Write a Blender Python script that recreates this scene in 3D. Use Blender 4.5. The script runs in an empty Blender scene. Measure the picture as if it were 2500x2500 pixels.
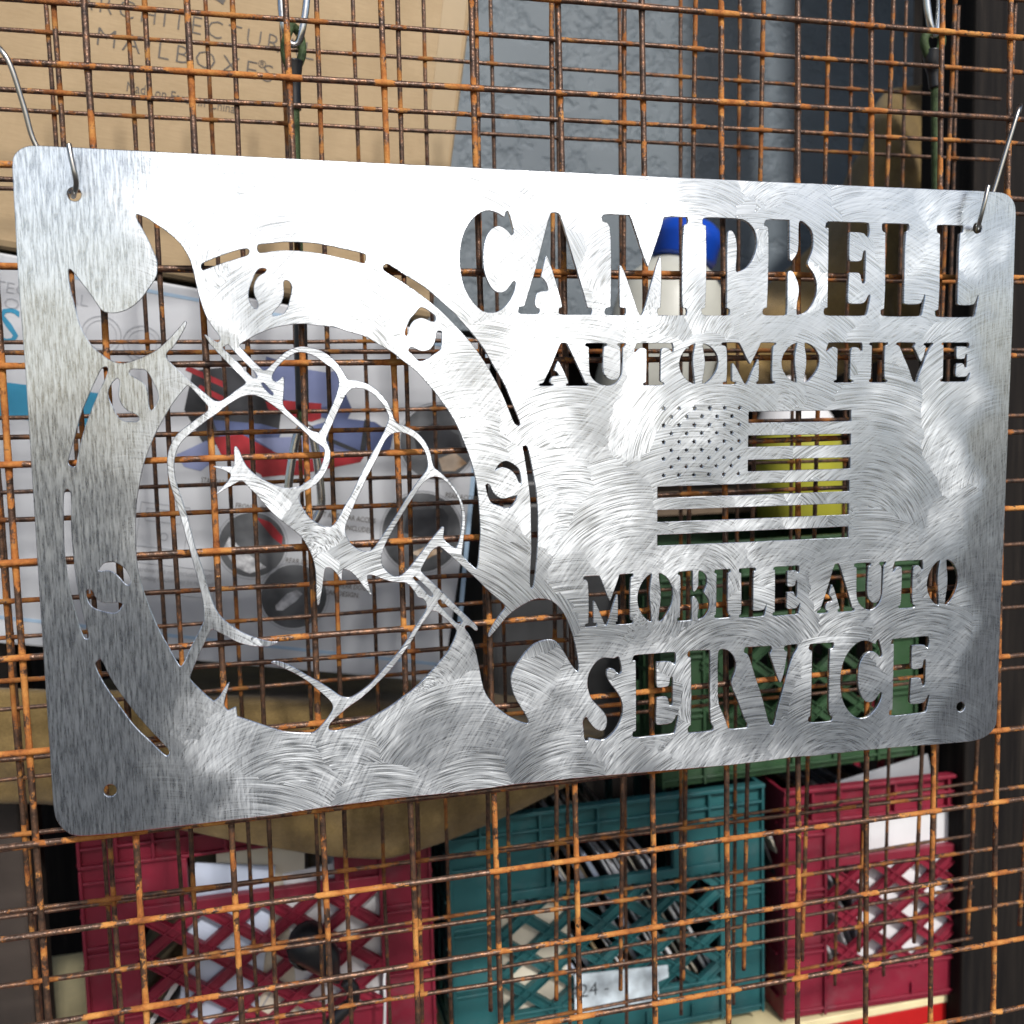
import bpy, bmesh, math, random
from mathutils import Vector, Matrix, noise
R = math.radians
random.seed(7)
sc = bpy.context.scene

# ------------------------------------------------------------------ camera
cam_data = bpy.data.cameras.new("camera")
cam = bpy.data.objects.new("camera", cam_data)
sc.collection.objects.link(cam)
cam_data.sensor_width = 36.0
cam_data.sensor_fit = 'HORIZONTAL'
cam_data.lens = 0.96804 * 36.0
cam_data.clip_start = 0.02
cam_data.clip_end = 3000
cam.matrix_world = Matrix(((0.96949, 0.047134, -0.240557, 0.128925),
                           (-0.243719, 0.080133, -0.96653, -0.562759),
                           (-0.02628, 0.995669, 0.089176, 1.5),
                           (0, 0, 0, 1)))
cam_data.dof.use_dof = True
cam_data.dof.focus_distance = 0.58
cam_data.dof.aperture_fstop = 9.5
sc.camera = cam

# ------------------------------------------------------------------ sky, sun, exposure
SUN_EL, SUN_AZ = 40.0, 169.0          # azimuth clockwise from +Y; behind the camera, a little to the right
world = bpy.data.worlds.new("World")
sc.world = world
world.use_nodes = True
wn = world.node_tree.nodes
wl = world.node_tree.links
sky = wn.new("ShaderNodeTexSky")
sky.sky_type = 'NISHITA'
sky.sun_disc = False
sky.sun_elevation = R(SUN_EL)
sky.sun_rotation = R(SUN_AZ)
sky.air_density = 1.0
sky.dust_density = 2.0
bg = wn["Background"]
bg.inputs[1].default_value = 0.115
wl.new(sky.outputs[0], bg.inputs[0])
sun_data = bpy.data.lights.new("sun", 'SUN')
sun_data.energy = 2.7
sun_data.angle = R(4)
sun_data.color = (1.0, 0.97, 0.94)
sun = bpy.data.objects.new("sun", sun_data)
sc.collection.objects.link(sun)
sd = Vector((math.sin(R(SUN_AZ)) * math.cos(R(SUN_EL)), math.cos(R(SUN_AZ)) * math.cos(R(SUN_EL)), math.sin(R(SUN_EL))))
sun.rotation_euler = sd.to_track_quat('Z', 'Y').to_euler()
vs = sc.view_settings
vs.view_transform = 'Standard'
vs.look = 'None'
vs.exposure = 0.3
vs.gamma = 1.0
vs.use_curve_mapping = False
sc.cycles.use_denoising = True
sc.cycles.use_adaptive_sampling = True
sc.cycles.adaptive_threshold = 0.02
sc.cycles.max_bounces = 5
sc.cycles.diffuse_bounces = 2
sc.cycles.glossy_bounces = 3
sc.cycles.caustics_reflective = False
sc.cycles.caustics_refractive = False

# ------------------------------------------------------------------ traced outlines of the sign (0.1 mm, x right, y down)
OUTER = "0,82 10,45 39,15 75,-1 117,-5 1537,2 3399,4 4775,2 5750,-1 5808,18 5848,58 5861,105 5868,844 5863,2726 5865,3466 5854,3496 5818,3536 5763,3562 5697,3576 5512,3573 5252,3565 5048,3559 4809,3556 4502,3559 4381,3549 4143,3556 3909,3557 3679,3552 2934,3535 2513,3532 2206,3542 1809,3538 1424,3545 1114,3559 841,3561 575,3563 315,3565 95,3558 47,3518 16,3468 3,3410 1,2433 1,1054 -5,691"
CUTS = [
 "567,306 617,324 657,353 705,385 765,437 792,477 815,521 828,568 838,620 846,675 855,714 864,753 875,792 892,833 918,879 938,903 950,923 953,941 943,954 932,958 915,947 872,915 893,954 926,996 959,1033 1021,1102 1073,1158 1071,1173 1034,1198 1018,1209 978,1240 947,1261 924,1266 901,1261 865,1226 781,1153 706,1074 678,1046 672,1024 678,1007 702,985 706,985 751,921 779,869 784,851 778,847 744,886 700,934 656,978 613,1009 562,1033 562,1034 512,1053 474,1064 453,1065 417,1057 389,1042 358,1016 323,986 297,945 272,894 256,839 251,800 243,758 232,708 225,653 224,603 228,589 238,589 255,608 285,652 322,706 355,761 370,788 389,803 426,807 459,802 500,787 543,756 578,719 604,680 642,628 650,598 653,542 645,517 619,449 590,386 567,343 558,318",
 "771,1177 724,1231 688,1280 643,1354 602,1424 564,1512 536,1582 514,1670 496,1754 486,1822 479,1925 476,2044 479,2140 497,2237 529,2352 568,2468 624,2586 607,2556 663,2675 674,2682 690,2665 728,2585 779,2490 804,2442 808,2427 807,2353 795,2262 767,2131 735,1984 704,1838 678,1734 687,1774 669,1702 657,1639 656,1567 667,1514 693,1457 729,1417 777,1383 834,1341 872,1315 877,1295 867,1275 831,1232 790,1183 778,1178",
 "918,1324 969,1282 1032,1243 1075,1228 1118,1230 1156,1246 1232,1303 1300,1368 1385,1442 1403,1475 1466,1513 1476,1542 1468,1583 1446,1640 1409,1680 1351,1719 1327,1734 1263,1738 1240,1732 1170,1705 1093,1654 1056,1613 1035,1568 1021,1524 1006,1502 997,1511 999,1587 990,1611 971,1614 887,1607 970,1638 978,1663 952,1698 896,1754 959,1718 1014,1688 1030,1684 1045,1695 1075,1734 1089,1745 1141,1812 1186,1870 1255,1931 1318,1983 1348,2025 1382,2093 1400,2161 1406,2220 1403,2329 1407,2388 1416,2380 1432,2297 1448,2197 1458,2178 1487,2181 1515,2210 1542,2258 1544,2203 1556,2191 1593,2206 1625,2241 1665,2299 1705,2354 1690,2300 1679,2248 1688,2232 1717,2234 1766,2258 1816,2277 1850,2283 1897,2284 1926,2309 1950,2345 1967,2378 1997,2382 2017,2418 2015,2456 1963,2526 1919,2593 1875,2655 1831,2708 1778,2760 1726,2817 1683,2861 1623,2903 1580,2926 1555,2930 1513,2916 1465,2873 1401,2825 1334,2781 1246,2717 1191,2693 1159,2687 1146,2694 1198,2719 1269,2759 1341,2811 1396,2867 1444,2914 1472,2951 1475,2986 1449,3027 1406,3075 1363,3114 1314,3111 1249,3101 1192,3089 1105,3051 1026,3014 952,2982 949,2927 926,2937 906,2944 886,2921 887,2883 907,2826 920,2786 900,2809 866,2865 834,2887 796,2850 737,2783 715,2752 718,2728 750,2656 793,2568 823,2504 835,2484 851,2485 904,2518 965,2560 1019,2584 1090,2599 1146,2598 1187,2581 1139,2578 1076,2555 1006,2521 937,2471 885,2418 849,2341 811,2174 771,2026 734,1839 705,1735 709,1748 691,1680 685,1622 688,1568 703,1515 726,1475 766,1436 815,1397 864,1360",
 "1043,973 1052,958 1101,931 1137,909 1195,886 1239,870 1301,859 1346,853 1390,853 1470,862 1551,869 1555,870 1627,895 1705,915 1741,935 1786,962 1855,1001 1901,1040 1947,1075 1993,1112 2039,1164 2086,1220 2119,1265 2159,1322 2146,1300 2204,1393 2245,1495 2278,1580 2311,1700 2326,1803 2333,1932 2336,2027 2331,2078 2323,2165 2315,2229 2302,2235 2267,2201 2220,2151 2220,2129 2230,2074 2240,1997 2246,1938 2242,1895 2222,1825 2188,1765 2146,1712 2096,1664 2076,1653 2063,1623 2052,1555 2024,1496 1983,1450 1925,1415 1875,1400 1855,1377 1843,1335 1828,1294 1796,1244 1756,1203 1708,1174 1659,1160 1607,1156 1595,1134 1567,1083 1532,1042 1488,1006 1434,986 1381,977 1355,979 1305,993 1264,1020 1219,1065 1178,1103 1164,1104 1152,1094 1110,1051 1068,1004",
 "959,978 987,962 1000,976 1041,1024 1091,1078 1129,1118 1135,1138 1117,1146 1097,1136 1048,1078 998,1024 964,996",
 "1147,1167 1163,1163 1182,1183 1215,1223 1207,1240 1188,1227 1158,1194",
 "1203,1136 1217,1105 1250,1065 1291,1031 1340,1003 1376,1004 1398,1009 1442,1027 1486,1061 1530,1092 1554,1124 1564,1161 1561,1193 1535,1266 1500,1339 1466,1411 1445,1440 1409,1433 1371,1402 1301,1340 1262,1299 1256,1275 1263,1215 1269,1151 1264,1137 1245,1155 1229,1167 1211,1157",
 "1575,1267 1596,1226 1626,1200 1658,1194 1715,1207 1763,1244 1803,1294 1827,1343 1830,1372 1808,1426 1773,1491 1721,1573 1660,1687 1608,1793 1579,1833 1536,1914 1502,1955 1469,1960 1429,1943 1390,1913 1400,1928 1361,1885 1331,1827 1320,1785 1333,1765 1334,1759 1382,1740 1424,1713 1465,1665 1496,1600 1502,1543 1494,1518 1478,1477 1484,1457 1506,1412 1540,1339",
 "1789,1508 1811,1471 1840,1449 1878,1440 1924,1449 1974,1479 2015,1529 2037,1585 2042,1639 2028,1668 1985,1718 1941,1775 1898,1841 1859,1902 1807,1976 1755,2049 1721,2094 1691,2107 1642,2095 1597,2059 1570,2007 1565,1965 1585,1916 1638,1802 1695,1687 1754,1582",
 "2059,1694 2016,1718 1972,1771 1911,1862 1841,1969 1788,2059 1763,2126 1760,2168 1776,2203 1809,2239 1851,2260 1885,2243 1928,2202 1981,2137 2042,2062 2078,2021 2113,1982 2123,1985 2116,2032 2116,2053 2145,2084 2184,2112 2197,2104 2215,2053 2230,1976 2231,1908 2219,1839 2186,1778 2144,1726 2102,1695",
 "1981,2220 2017,2158 2052,2108 2087,2089 2108,2096 2180,2166 2301,2281 2396,2382 2476,2455 2477,2471 2439,2513 2402,2563 2375,2615 2373,2635 2388,2624 2429,2578 2484,2516 2547,2471 2620,2436 2665,2425 2711,2428 2759,2443 2805,2486 2841,2538 2869,2607 2896,2700 2914,2792 2921,2865 2913,2885 2899,2880 2867,2834 2830,2767 2789,2701 2757,2679 2702,2677 2647,2695 2601,2732 2555,2787 2523,2834 2504,2877 2503,2931 2525,3005 2569,3081 2605,3139 2607,3171 2591,3174 2523,3145 2442,3088 2380,3024 2341,2962 2324,2890 2312,2817 2296,2728 2279,2664 2254,2610 2232,2582 2232,2560 2241,2554 2263,2559 2295,2591 2306,2590 2305,2574 2279,2542 2227,2490 2150,2407 2065,2315 1989,2238",
 "1938,2261 1950,2253 1971,2271 2051,2353 2055,2371 2046,2385 2029,2378 1983,2319 1941,2274",
 "2076,2403 2093,2393 2149,2450 2222,2516 2221,2538 2204,2552 2182,2544 2131,2484 2080,2429",
 "2042,2456 2077,2464 2128,2515 2188,2576 2186,2602 2160,2658 2133,2708 2070,2774 2008,2839 1937,2904 1867,2950 1798,2997 1703,3045 1600,3093 1491,3115 1449,3109 1439,3091 1451,3061 1493,3026 1562,2972 1622,2938 1690,2883 1751,2827 1803,2779 1856,2714 1918,2632 1971,2548 2016,2491",
 "866,562 873,549 886,540 951,512 1059,471 1106,464 1117,473 1118,488 1109,504 1066,518 966,551 879,587 869,579",
 "1152,464 1159,445 1172,440 1233,433 1286,425 1352,424 1462,427 1551,442 1604,454 1658,462 1703,472 1726,480 1729,502 1720,530 1711,533 1639,516 1522,492 1447,480 1372,475 1284,474 1231,481 1175,492 1160,487",
 "1814,542 1835,525 1858,535 1940,587 2033,638 2098,692 2154,742 2205,786 2248,834 2295,885 2352,955 2381,997 2428,1082 2467,1144 2496,1197 2524,1269 2579,1403 2578,1416 2565,1424 2543,1411 2526,1373 2492,1287 2461,1216 2389,1087 2337,1007 2280,934 2199,848 2129,779 2055,720 1981,667 1912,622 1839,580 1815,563",
 "2586,1536 2604,1530 2621,1537 2643,1641 2672,1806 2678,1946 2676,2077 2676,2076 2663,2243 2646,2357 2634,2368 2621,2360 2622,2294 2632,2145 2632,2031 2631,1857 2619,1744 2598,1597",
 "1136,595 1156,571 1176,562 1196,566 1203,576 1192,592 1161,608 1139,639 1132,670 1134,705 1146,732 1154,753 1148,778 1137,782 1122,776 1108,750 1100,728 1100,693 1112,653",
 "1282,637 1292,624 1314,627 1328,649 1332,667 1322,711 1309,756 1302,778 1281,805 1241,819 1223,821 1216,810 1229,788 1261,757 1277,725 1283,690",
 "1926,887 1939,855 1958,818 1987,790 2006,765 2021,756 2042,762 2077,785 2100,803 2104,824 2095,840 2078,841 2057,831 2033,822 2005,821 1977,836 1957,864 1949,892 1948,910 1935,920 1925,913",
 "1942,991 1952,976 1969,974 2001,992 2025,998 2058,991 2085,965 2098,923 2101,893 2113,885 2132,886 2137,900 2131,979 2120,998 2076,1026 2033,1051 2009,1057 1990,1049 1968,1021 1944,1000",
 "2421,1669 2443,1636 2474,1617 2505,1617 2558,1651 2575,1682 2583,1743 2576,1760 2561,1746 2548,1707 2522,1676 2487,1658 2451,1657 2429,1674",
 "2365,1753 2380,1742 2397,1754 2410,1793 2440,1823 2475,1834 2520,1820 2556,1815 2551,1837 2519,1883 2492,1895 2448,1876 2400,1862 2379,1822",
 "380,1211 395,1172 417,1144 433,1135 443,1146 442,1177 434,1211 438,1250 455,1286 482,1310 507,1319 527,1335 530,1352 517,1367 480,1365 447,1361 419,1333 401,1289 383,1246",
 "488,1107 495,1094 510,1090 539,1092 559,1090 580,1103 595,1129 610,1165 625,1200 632,1230 626,1257 608,1292 590,1311 578,1300 575,1269 576,1230 571,1191 556,1164 532,1147 504,1133 490,1120",
 "356,1087 371,1079 385,1079 393,1094 380,1133 349,1193 317,1262 288,1331 260,1400 236,1482 220,1548 214,1582 201,1595 181,1588 168,1572 176,1542 195,1477 220,1404 240,1331 268,1266 304,1188 336,1124",
 "138,1720 159,1699 180,1717 178,1765 176,1795 170,1919 173,2029 177,2148 189,2259 205,2372 223,2453 225,2489 213,2500 195,2491 174,2409 148,2281 134,2153 126,2027 131,1871",
 "285,2134 303,2107 326,2090 363,2088 399,2108 427,2137 447,2186 447,2210 430,2227 409,2212 388,2179 360,2150 331,2138 294,2144",
 "220,2237 239,2226 256,2239 269,2280 300,2304 337,2308 382,2305 403,2320 379,2359 352,2371 305,2358 255,2339 230,2309 219,2269",
 "238,2634 252,2615 275,2604 288,2626 314,2701 362,2794 424,2898 495,2999 567,3094 597,3134 595,3159 579,3170 556,3151 499,3079 420,2988 351,2867 282,2747",
 "4006,1357 4711,1355 4711,1428 4006,1430",
 "4005,1501 4713,1503 4713,1576 4005,1576",
 "4005,1649 4713,1650 4713,1725 4005,1724",
 "3415,1794 4711,1794 4711,1868 3415,1867",
 "3415,1934 4711,1939 4711,2016 3415,2011",
 "3415,2083 4711,2086 4711,2161 3415,2154",
]
GLYPHS = {
 'C': ['0,517 10,373 75,228 196,111 357,29 502,0 648,12 801,61 829,9 866,0 895,25 939,112 977,205 949,235 909,240 869,207 777,165 697,155 604,171 509,228 449,308 425,410 422,511 445,613 509,707 588,772 694,800 802,784 884,725 939,683 979,680 1000,709 963,798 866,894 730,969 622,999 434,1000 329,964 199,885 83,776 22,647'],
 'A': ['433,12 492,0 552,4 582,37 689,295 807,585 907,834 937,920 988,922 1000,959 977,997 804,998 561,1000 537,971 546,929 586,919 573,853 505,678 427,489 388,425 368,454 316,629 375,665 414,745 393,770 284,775 244,812 227,886 242,926 292,936 295,970 271,998 142,996 23,994 0,968 15,924 84,913 125,814 227,580 330,303'],
 'M': ['0,41 14,12 56,3 318,2 343,45 411,220 463,366 528,506 601,318 687,94 704,19 721,4 982,0 1000,40 983,77 948,86 935,250 929,550 931,837 938,909 979,915 992,950 979,992 829,1000 646,995 632,953 645,919 671,912 680,705 679,451 667,403 618,526 549,737 506,887 463,993 437,997 415,971 360,829 291,652 232,519 206,498 206,712 209,913 274,923 279,964 265,997 154,1000 43,997 27,960 44,922 95,914 104,714 105,419 97,155 72,94 13,82'],
 'P': ['5,40 36,5 262,0 691,3 826,31 936,97 992,179 1000,278 956,370 876,463 755,526 633,553 606,528 622,391 628,284 600,186 545,134 491,132 465,158 461,393 466,697 464,911 518,926 524,965 492,998 249,1000 35,998 0,960 8,922 66,911 80,701 81,399 72,91 16,81'],
 'B': ['12,51 38,13 105,4 428,0 477,4 485,73 485,396 521,422 602,364 641,293 633,39 660,7 714,9 812,51 896,111 920,188 916,296 823,430 824,466 937,545 996,638 1000,764 920,875 812,954 675,991 625,983 622,877 662,752 651,658 552,535 497,525 457,544 461,691 463,972 428,996 237,1000 33,998 0,960 18,921 85,909 94,695 100,387 93,103 66,81 18,79'],
 'E': ['6,48 41,8 135,3 511,4 908,0 941,31 951,117 915,165 867,150 817,116 532,112 527,211 528,392 561,415 752,412 798,388 805,317 848,293 884,308 882,474 883,617 858,649 810,650 786,602 758,547 709,536 535,538 525,684 516,835 549,862 836,860 899,824 944,768 992,759 1000,791 938,968 891,995 491,998 48,1000 0,965 14,918 83,906 83,688 81,374 75,78 13,82'],
 'L': ['0,58 7,10 78,1 582,0 607,31 596,76 538,88 522,272 528,673 532,851 582,862 879,857 927,816 973,747 1000,758 984,831 936,970 904,995 523,1000 64,999 21,975 18,927 92,911 103,678 90,358 77,104 18,93'],
 'S': ['515,0 643,8 771,22 844,4 899,6 936,61 979,179 917,221 851,209 770,158 679,140 605,155 594,226 678,310 842,415 971,529 1000,657 952,763 822,884 655,957 490,1000 325,977 161,951 143,987 70,992 34,954 17,828 0,737 55,695 109,692 163,745 290,831 436,874 527,870 583,818 591,728 511,653 329,555 202,478 131,367 114,260 169,155 297,63 406,19'],
 'R': ['0,43 30,4 89,0 363,11 375,47 374,388 378,750 391,896 440,936 433,981 397,996 38,993 14,958 25,905 65,890 70,548 59,91 12,79', '488,54 511,16 578,11 675,38 753,105 793,198 787,288 716,410 729,484 817,635 930,862 968,924 1000,950 981,998 688,1000 658,970 601,838 490,649 492,396 485,251'],
 'V': ['0,40 26,0 505,7 525,50 507,85 480,111 552,243 638,413 681,471 721,400 760,273 790,146 798,101 742,85 732,42 768,13 990,10 1000,56 973,92 910,153 818,350 739,567 634,820 595,966 554,1000 498,987 455,919 339,616 210,370 111,146 69,93 9,77'],
 'I': ['0,45 61,0 968,1 1000,42 956,79 846,95 830,300 837,676 863,904 1000,936 991,983 916,1000 100,996 23,962 38,915 112,904 139,655 134,281 135,95 19,77'],
 'U': ['0,37 36,3 507,2 543,36 524,80 463,94 440,325 439,633 486,753 613,839 742,840 834,755 852,600 853,154 827,86 773,59 791,11 982,0 1000,34 974,79 926,103 915,497 900,738 796,892 650,977 503,1000 321,947 176,837 97,700 88,427 82,105 7,81'],
 'T': ['0,197 56,17 111,0 973,4 999,91 1000,213 955,231 898,161 822,126 709,134 679,214 674,895 768,937 768,983 693,1000 242,997 216,944 298,910 309,509 309,162 241,128 148,135 56,225 11,232'],
 'O': ['405,0 275,44 128,171 25,351 0,514 38,695 168,877 318,980 411,995 403,878 372,623 351,369 387,152 416,25', '591,7 666,6 835,97 968,278 1000,443 971,625 860,808 692,971 617,1000 579,971 597,825 640,588 642,369 592,115'],
}
LETTERS = [('C',2240,223,2563,787), ('A',2570,222,3014,795), ('M',3070,220,3609,794), ('P',3691,217,4052,791), ('B',4088,215,4456,787), ('E',4500,213,4827,784), ('L',4892,213,5218,783), ('L',5282,210,5609,784), ('A',2689,949,2989,1199), ('U',2968,949,3220,1201), ('T',3267,947,3518,1198), ('O',3550,950,3808,1193), ('M',3822,942,4188,1197), ('O',4220,942,4484,1188), ('T',4524,940,4780,1191), ('I',4824,939,4961,1191), ('V',5015,938,5285,1191), ('E',5342,937,5565,1190), ('M',2947,2308,3267,2619), ('O',3287,2315,3522,2616), ('B',3545,2312,3762,2623), ('I',3788,2314,3901,2623), ('L',3953,2315,4147,2630), ('E',4184,2316,4380,2633), ('A',4495,2319,4767,2637), ('U',4752,2323,4987,2638), ('T',5032,2325,5261,2642), ('O',5289,2333,5531,2639), ('S',2939,2807,3199,3322), ('E',3254,2805,3558,3327), ('R',3612,2806,4032,3333), ('V',3992,2812,4368,3337), ('I',4441,2824,4626,3345), ('C',4671,2827,4985,3345), ('E',5034,2831,5341,3352)]
BOLT_HOLES = [(275, 222), (5582, 225), (284, 3326), (5581, 3332)]
STARS = [(3455, 1333), (3947, 1335), (3456, 1731), (3944, 1734)]


# ------------------------------------------------------------------ helpers
COL = sc.collection

def tag(o, label=None, cat=None, group=None, kind=None):
    if label: o["label"] = label
    if cat: o["category"] = cat
    if group: o["group"] = group
    if kind: o["kind"] = kind
    return o

def empty(name, mat=None):
    o = bpy.data.objects.new(name, None)
    o.empty_display_size = 0.02
    COL.objects.link(o)
    if mat is not None: o.matrix_world = mat
    return o

def link(name, me, mat=None, parent=None, smooth=False):
    o = bpy.data.objects.new(name, me)
    COL.objects.link(o)
    if mat and not me.materials: me.materials.append(mat)
    if parent: o.parent = parent
    if smooth:
        for p in me.polygons: p.use_smooth = True
    return o

def mesh(name, verts, faces):
    me = bpy.data.meshes.new(name)
    me.from_pydata([tuple(v) for v in verts], [], faces)
    me.update()
    return me

class MB:
    """collects pieces of ONE part"""
    def __init__(s): s.v = []; s.f = []; s.m = None
    def box(s, x0, x1, y0, y1, z0, z1):
        b = len(s.v)
        s.v += [Vector(p) for p in ((x0,y0,z0),(x1,y0,z0),(x1,y1,z0),(x0,y1,z0),(x0,y0,z1),(x1,y0,z1),(x1,y1,z1),(x0,y1,z1))]
        s.f += [tuple(b+i for i in q) for q in ((0,3,2,1),(4,5,6,7),(0,1,5,4),(1,2,6,5),(2,3,7,6),(3,0,4,7))]
        return s
    def prism(s, pts, y0, y1):
        """polygon in x,z extruded along y"""
        b = len(s.v); n = len(pts)
        s.v += [Vector((p[0], y0, p[1])) for p in pts] + [Vector((p[0], y1, p[1])) for p in pts]
        s.f.append(tuple(b+i for i in range(n)))
        s.f.append(tuple(b+n+i for i in reversed(range(n))))
        for i in range(n):
            j = (i+1) % n
            s.f.append((b+j, b+i, b+n+i, b+n+j))
        return s
    def tube(s, pts, r, n=10, closed=False, cap=True):
        pts = [Vector(p) for p in pts]; b = len(s.v); m = len(pts)
        rr = r if isinstance(r, (list, tuple)) else [r]*m
        up = None
        for i, p in enumerate(pts):
            if closed: d = pts[(i+1) % m] - pts[i-1]
            else: d = pts[min(i+1, m-1)] - pts[max(i-1, 0)]
            d.normalize()
            if up is None:
                up = d.orthogonal().normalized()
            up = (up - d*up.dot(d)).normalized()
            w = d.cross(up)
            for k in range(n):
                a = 2*math.pi*k/n
                s.v.append(p + (up*math.cos(a) + w*math.sin(a))*rr[i])
        for i in range(m if closed else m-1):
            j = (i+1) % m
            for k in range(n):
                l = (k+1) % n
                s.f.append((b+i*n+k, b+i*n+l, b+j*n+l, b+j*n+k))
        if cap and not closed:
            s.f.append(tuple(b+k for k in reversed(range(n))))
            s.f.append(tuple(b+(m-1)*n+k for k in range(n)))
        return s
    def build(s, name, mat, parent=None, smooth=False, bevel=0, sub=0):
        me = mesh(name, s.v, s.f)
        o = link(name, me, mat, parent, smooth)
        bm = bmesh.new(); bm.from_mesh(me); bmesh.ops.recalc_face_normals(bm, faces=bm.faces[:]); bm.to_mesh(me); bm.free()
        if bevel:
            md = o.modifiers.new("bevel", 'BEVEL'); md.width = bevel; md.segments = 2; md.limit_method = 'ANGLE'; md.angle_limit = R(40)
        if sub:
            md = o.modifiers.new("sub", 'SUBSURF'); md.levels = sub; md.render_levels = sub
        if smooth:
            for p in me.polygons: p.use_smooth = True
        return o

def catmull(pts, k=6, closed=False):
    pts = [Vector(p) for p in pts]; n = len(pts); out = []
    for i in range(n if closed else n-1):
        p0 = pts[i-1] if (closed or i) else pts[0]
        p1, p2 = pts[i], pts[(i+1) % n]
        p3 = pts[(i+2) % n] if closed else pts[min(i+2, n-1)]
        for j in range(k):
            t = j/k
            out.append(0.5*((2*p1) + (p2-p0)*t + (2*p0-5*p1+4*p2-p3)*t*t + (3*p1-p0-3*p2+p3)*t**3))
    if not closed: out.append(pts[-1])
    return out

# ------------------------------------------------------------------ materials
def new_mat(name):
    m = bpy.data.materials.new(name); m.use_nodes = True
    nt = m.node_tree; b = nt.nodes["Principled BSDF"]
    return m, nt, b

class N:
    """tiny node-graph helper"""
    def __init__(s, nt): s.nt = nt
    def _set(s, sock, v):
        if isinstance(v, bpy.types.NodeSocket): s.nt.links.new(v, sock)
        elif v is not None:
            if isinstance(v, (tuple, list)) and len(v) == 3 and sock.type == 'RGBA': v = (*v, 1)
            sock.default_value = v
    def math(s, op, a, b=None, c=None, clamp=False):
        n = s.nt.nodes.new("ShaderNodeMath"); n.operation = op; n.use_clamp = clamp
        for i, v in enumerate((a, b, c)): s._set(n.inputs[i], v)
        return n.outputs[0]
    def vmath(s, op, a, b=None, out=0):
        n = s.nt.nodes.new("ShaderNodeVectorMath"); n.operation = op
        s._set(n.inputs[0], a)
        if op == 'SCALE': s._set(n.inputs[3], b)
        elif b is not None: s._set(n.inputs[1], b)
        return n.outputs[1] if op in ('LENGTH', 'DISTANCE', 'DOT_PRODUCT') else n.outputs[0]
    def coord(s, which='Object'):
        return s.nt.nodes.new("ShaderNodeTexCoord").outputs[which]
    def sep(s, v):
        n = s.nt.nodes.new("ShaderNodeSeparateXYZ"); s._set(n.inputs[0], v); return n.outputs
    def comb(s, x, y, z):
        n = s.nt.nodes.new("ShaderNodeCombineXYZ")
        for i, v in enumerate((x, y, z)): s._set(n.inputs[i], v)
        return n.outputs[0]
    def noise(s, vec, scale, detail=3, rough=0.55, dist=0.0, dim='3D', out=0):
        n = s.nt.nodes.new("ShaderNodeTexNoise"); n.noise_dimensions = dim
        s._set(n.inputs['Vector'], vec)
        n.inputs['Scale'].default_value = scale; n.inputs['Detail'].default_value = detail
        n.inputs['Roughness'].default_value = rough; n.inputs['Distortion'].default_value = dist
        return n.outputs[out]
    def voro(s, vec, scale, feature='F1', rnd=1.0):
        n = s.nt.nodes.new("ShaderNodeTexVoronoi"); n.feature = feature; n.voronoi_dimensions = '2D'
        s._set(n.inputs['Vector'], vec); n.inputs['Scale'].default_value = scale
        n.inputs['Randomness'].default_value = rnd
        if feature == 'SMOOTH_F1': n.inputs['Smoothness'].default_value = 0.35
        return n.outputs
    def ramp(s, fac, stops):
        n = s.nt.nodes.new("ShaderNodeValToRGB"); s._set(n.inputs[0], fac)
        e = n.color_ramp.elements
        while len(e) < len(stops): e.new(0.5)
        for i, (p, c) in enumerate(stops):
            e[i].position = p; e[i].color = (*c, 1) if len(c) == 3 else c
        return n.outputs[0]
    def map(s, v, a, b, c=0.0, d=1.0, smooth=False):
        n = s.nt.nodes.new("ShaderNodeMapRange"); n.clamp = True
        if smooth: n.interpolation_type = 'SMOOTHSTEP'
        s._set(n.inputs[0], v)
        for i, q in enumerate((a, b, c, d)): n.inputs[i+1].default_value = q
        return n.outputs[0]
    def mix(s, fac, a, b):
        n = s.nt.nodes.new("ShaderNodeMix"); n.data_type = 'RGBA'
        s._set(n.inputs[0], fac); s._set(n.inputs[6], a); s._set(n.inputs[7], b)
        return n.outputs[2]
    def vmix(s, fac, a, b):
        n = s.nt.nodes.new("ShaderNodeMix"); n.data_type = 'VECTOR'
        s._set(n.inputs[0], fac); s._set(n.inputs[4], a); s._set(n.inputs[5], b)
        return n.outputs[1]
    def bump(s, h, strength=0.3, dist=0.001, normal=None):
        n = s.nt.nodes.new("ShaderNodeBump"); s._set(n.inputs['Height'], h)
        n.inputs['Strength'].default_value = strength; n.inputs['Distance'].default_value = dist
        if normal is not None: s._set(n.inputs['Normal'], normal)
        return n.outputs[0]

def plain(name, col, rough=0.5, metal=0.0, var=0.12, scale=40, bump=0.0, bscale=300, spec=None):
    m, nt, b = new_mat(name); g = N(nt)
    c = g.coord()
    f = g.noise(c, scale, 4)
    lo = tuple(max(0, v*(1-var)) for v in col); hi = tuple(min(1, v*(1+var)) for v in col)
    nt.links.new(g.ramp(f, [(0.3, lo), (0.7, hi)]), b.inputs['Base Color'])
    b.inputs['Roughness'].default_value = rough; b.inputs['Metallic'].default_value = metal
    if spec is not None: b.inputs['Specular IOR Level'].default_value = spec
    if bump: nt.links.new(g.bump(g.noise(c, bscale, 3), bump, 0.001), b.inputs['Normal'])
    return m

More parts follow.
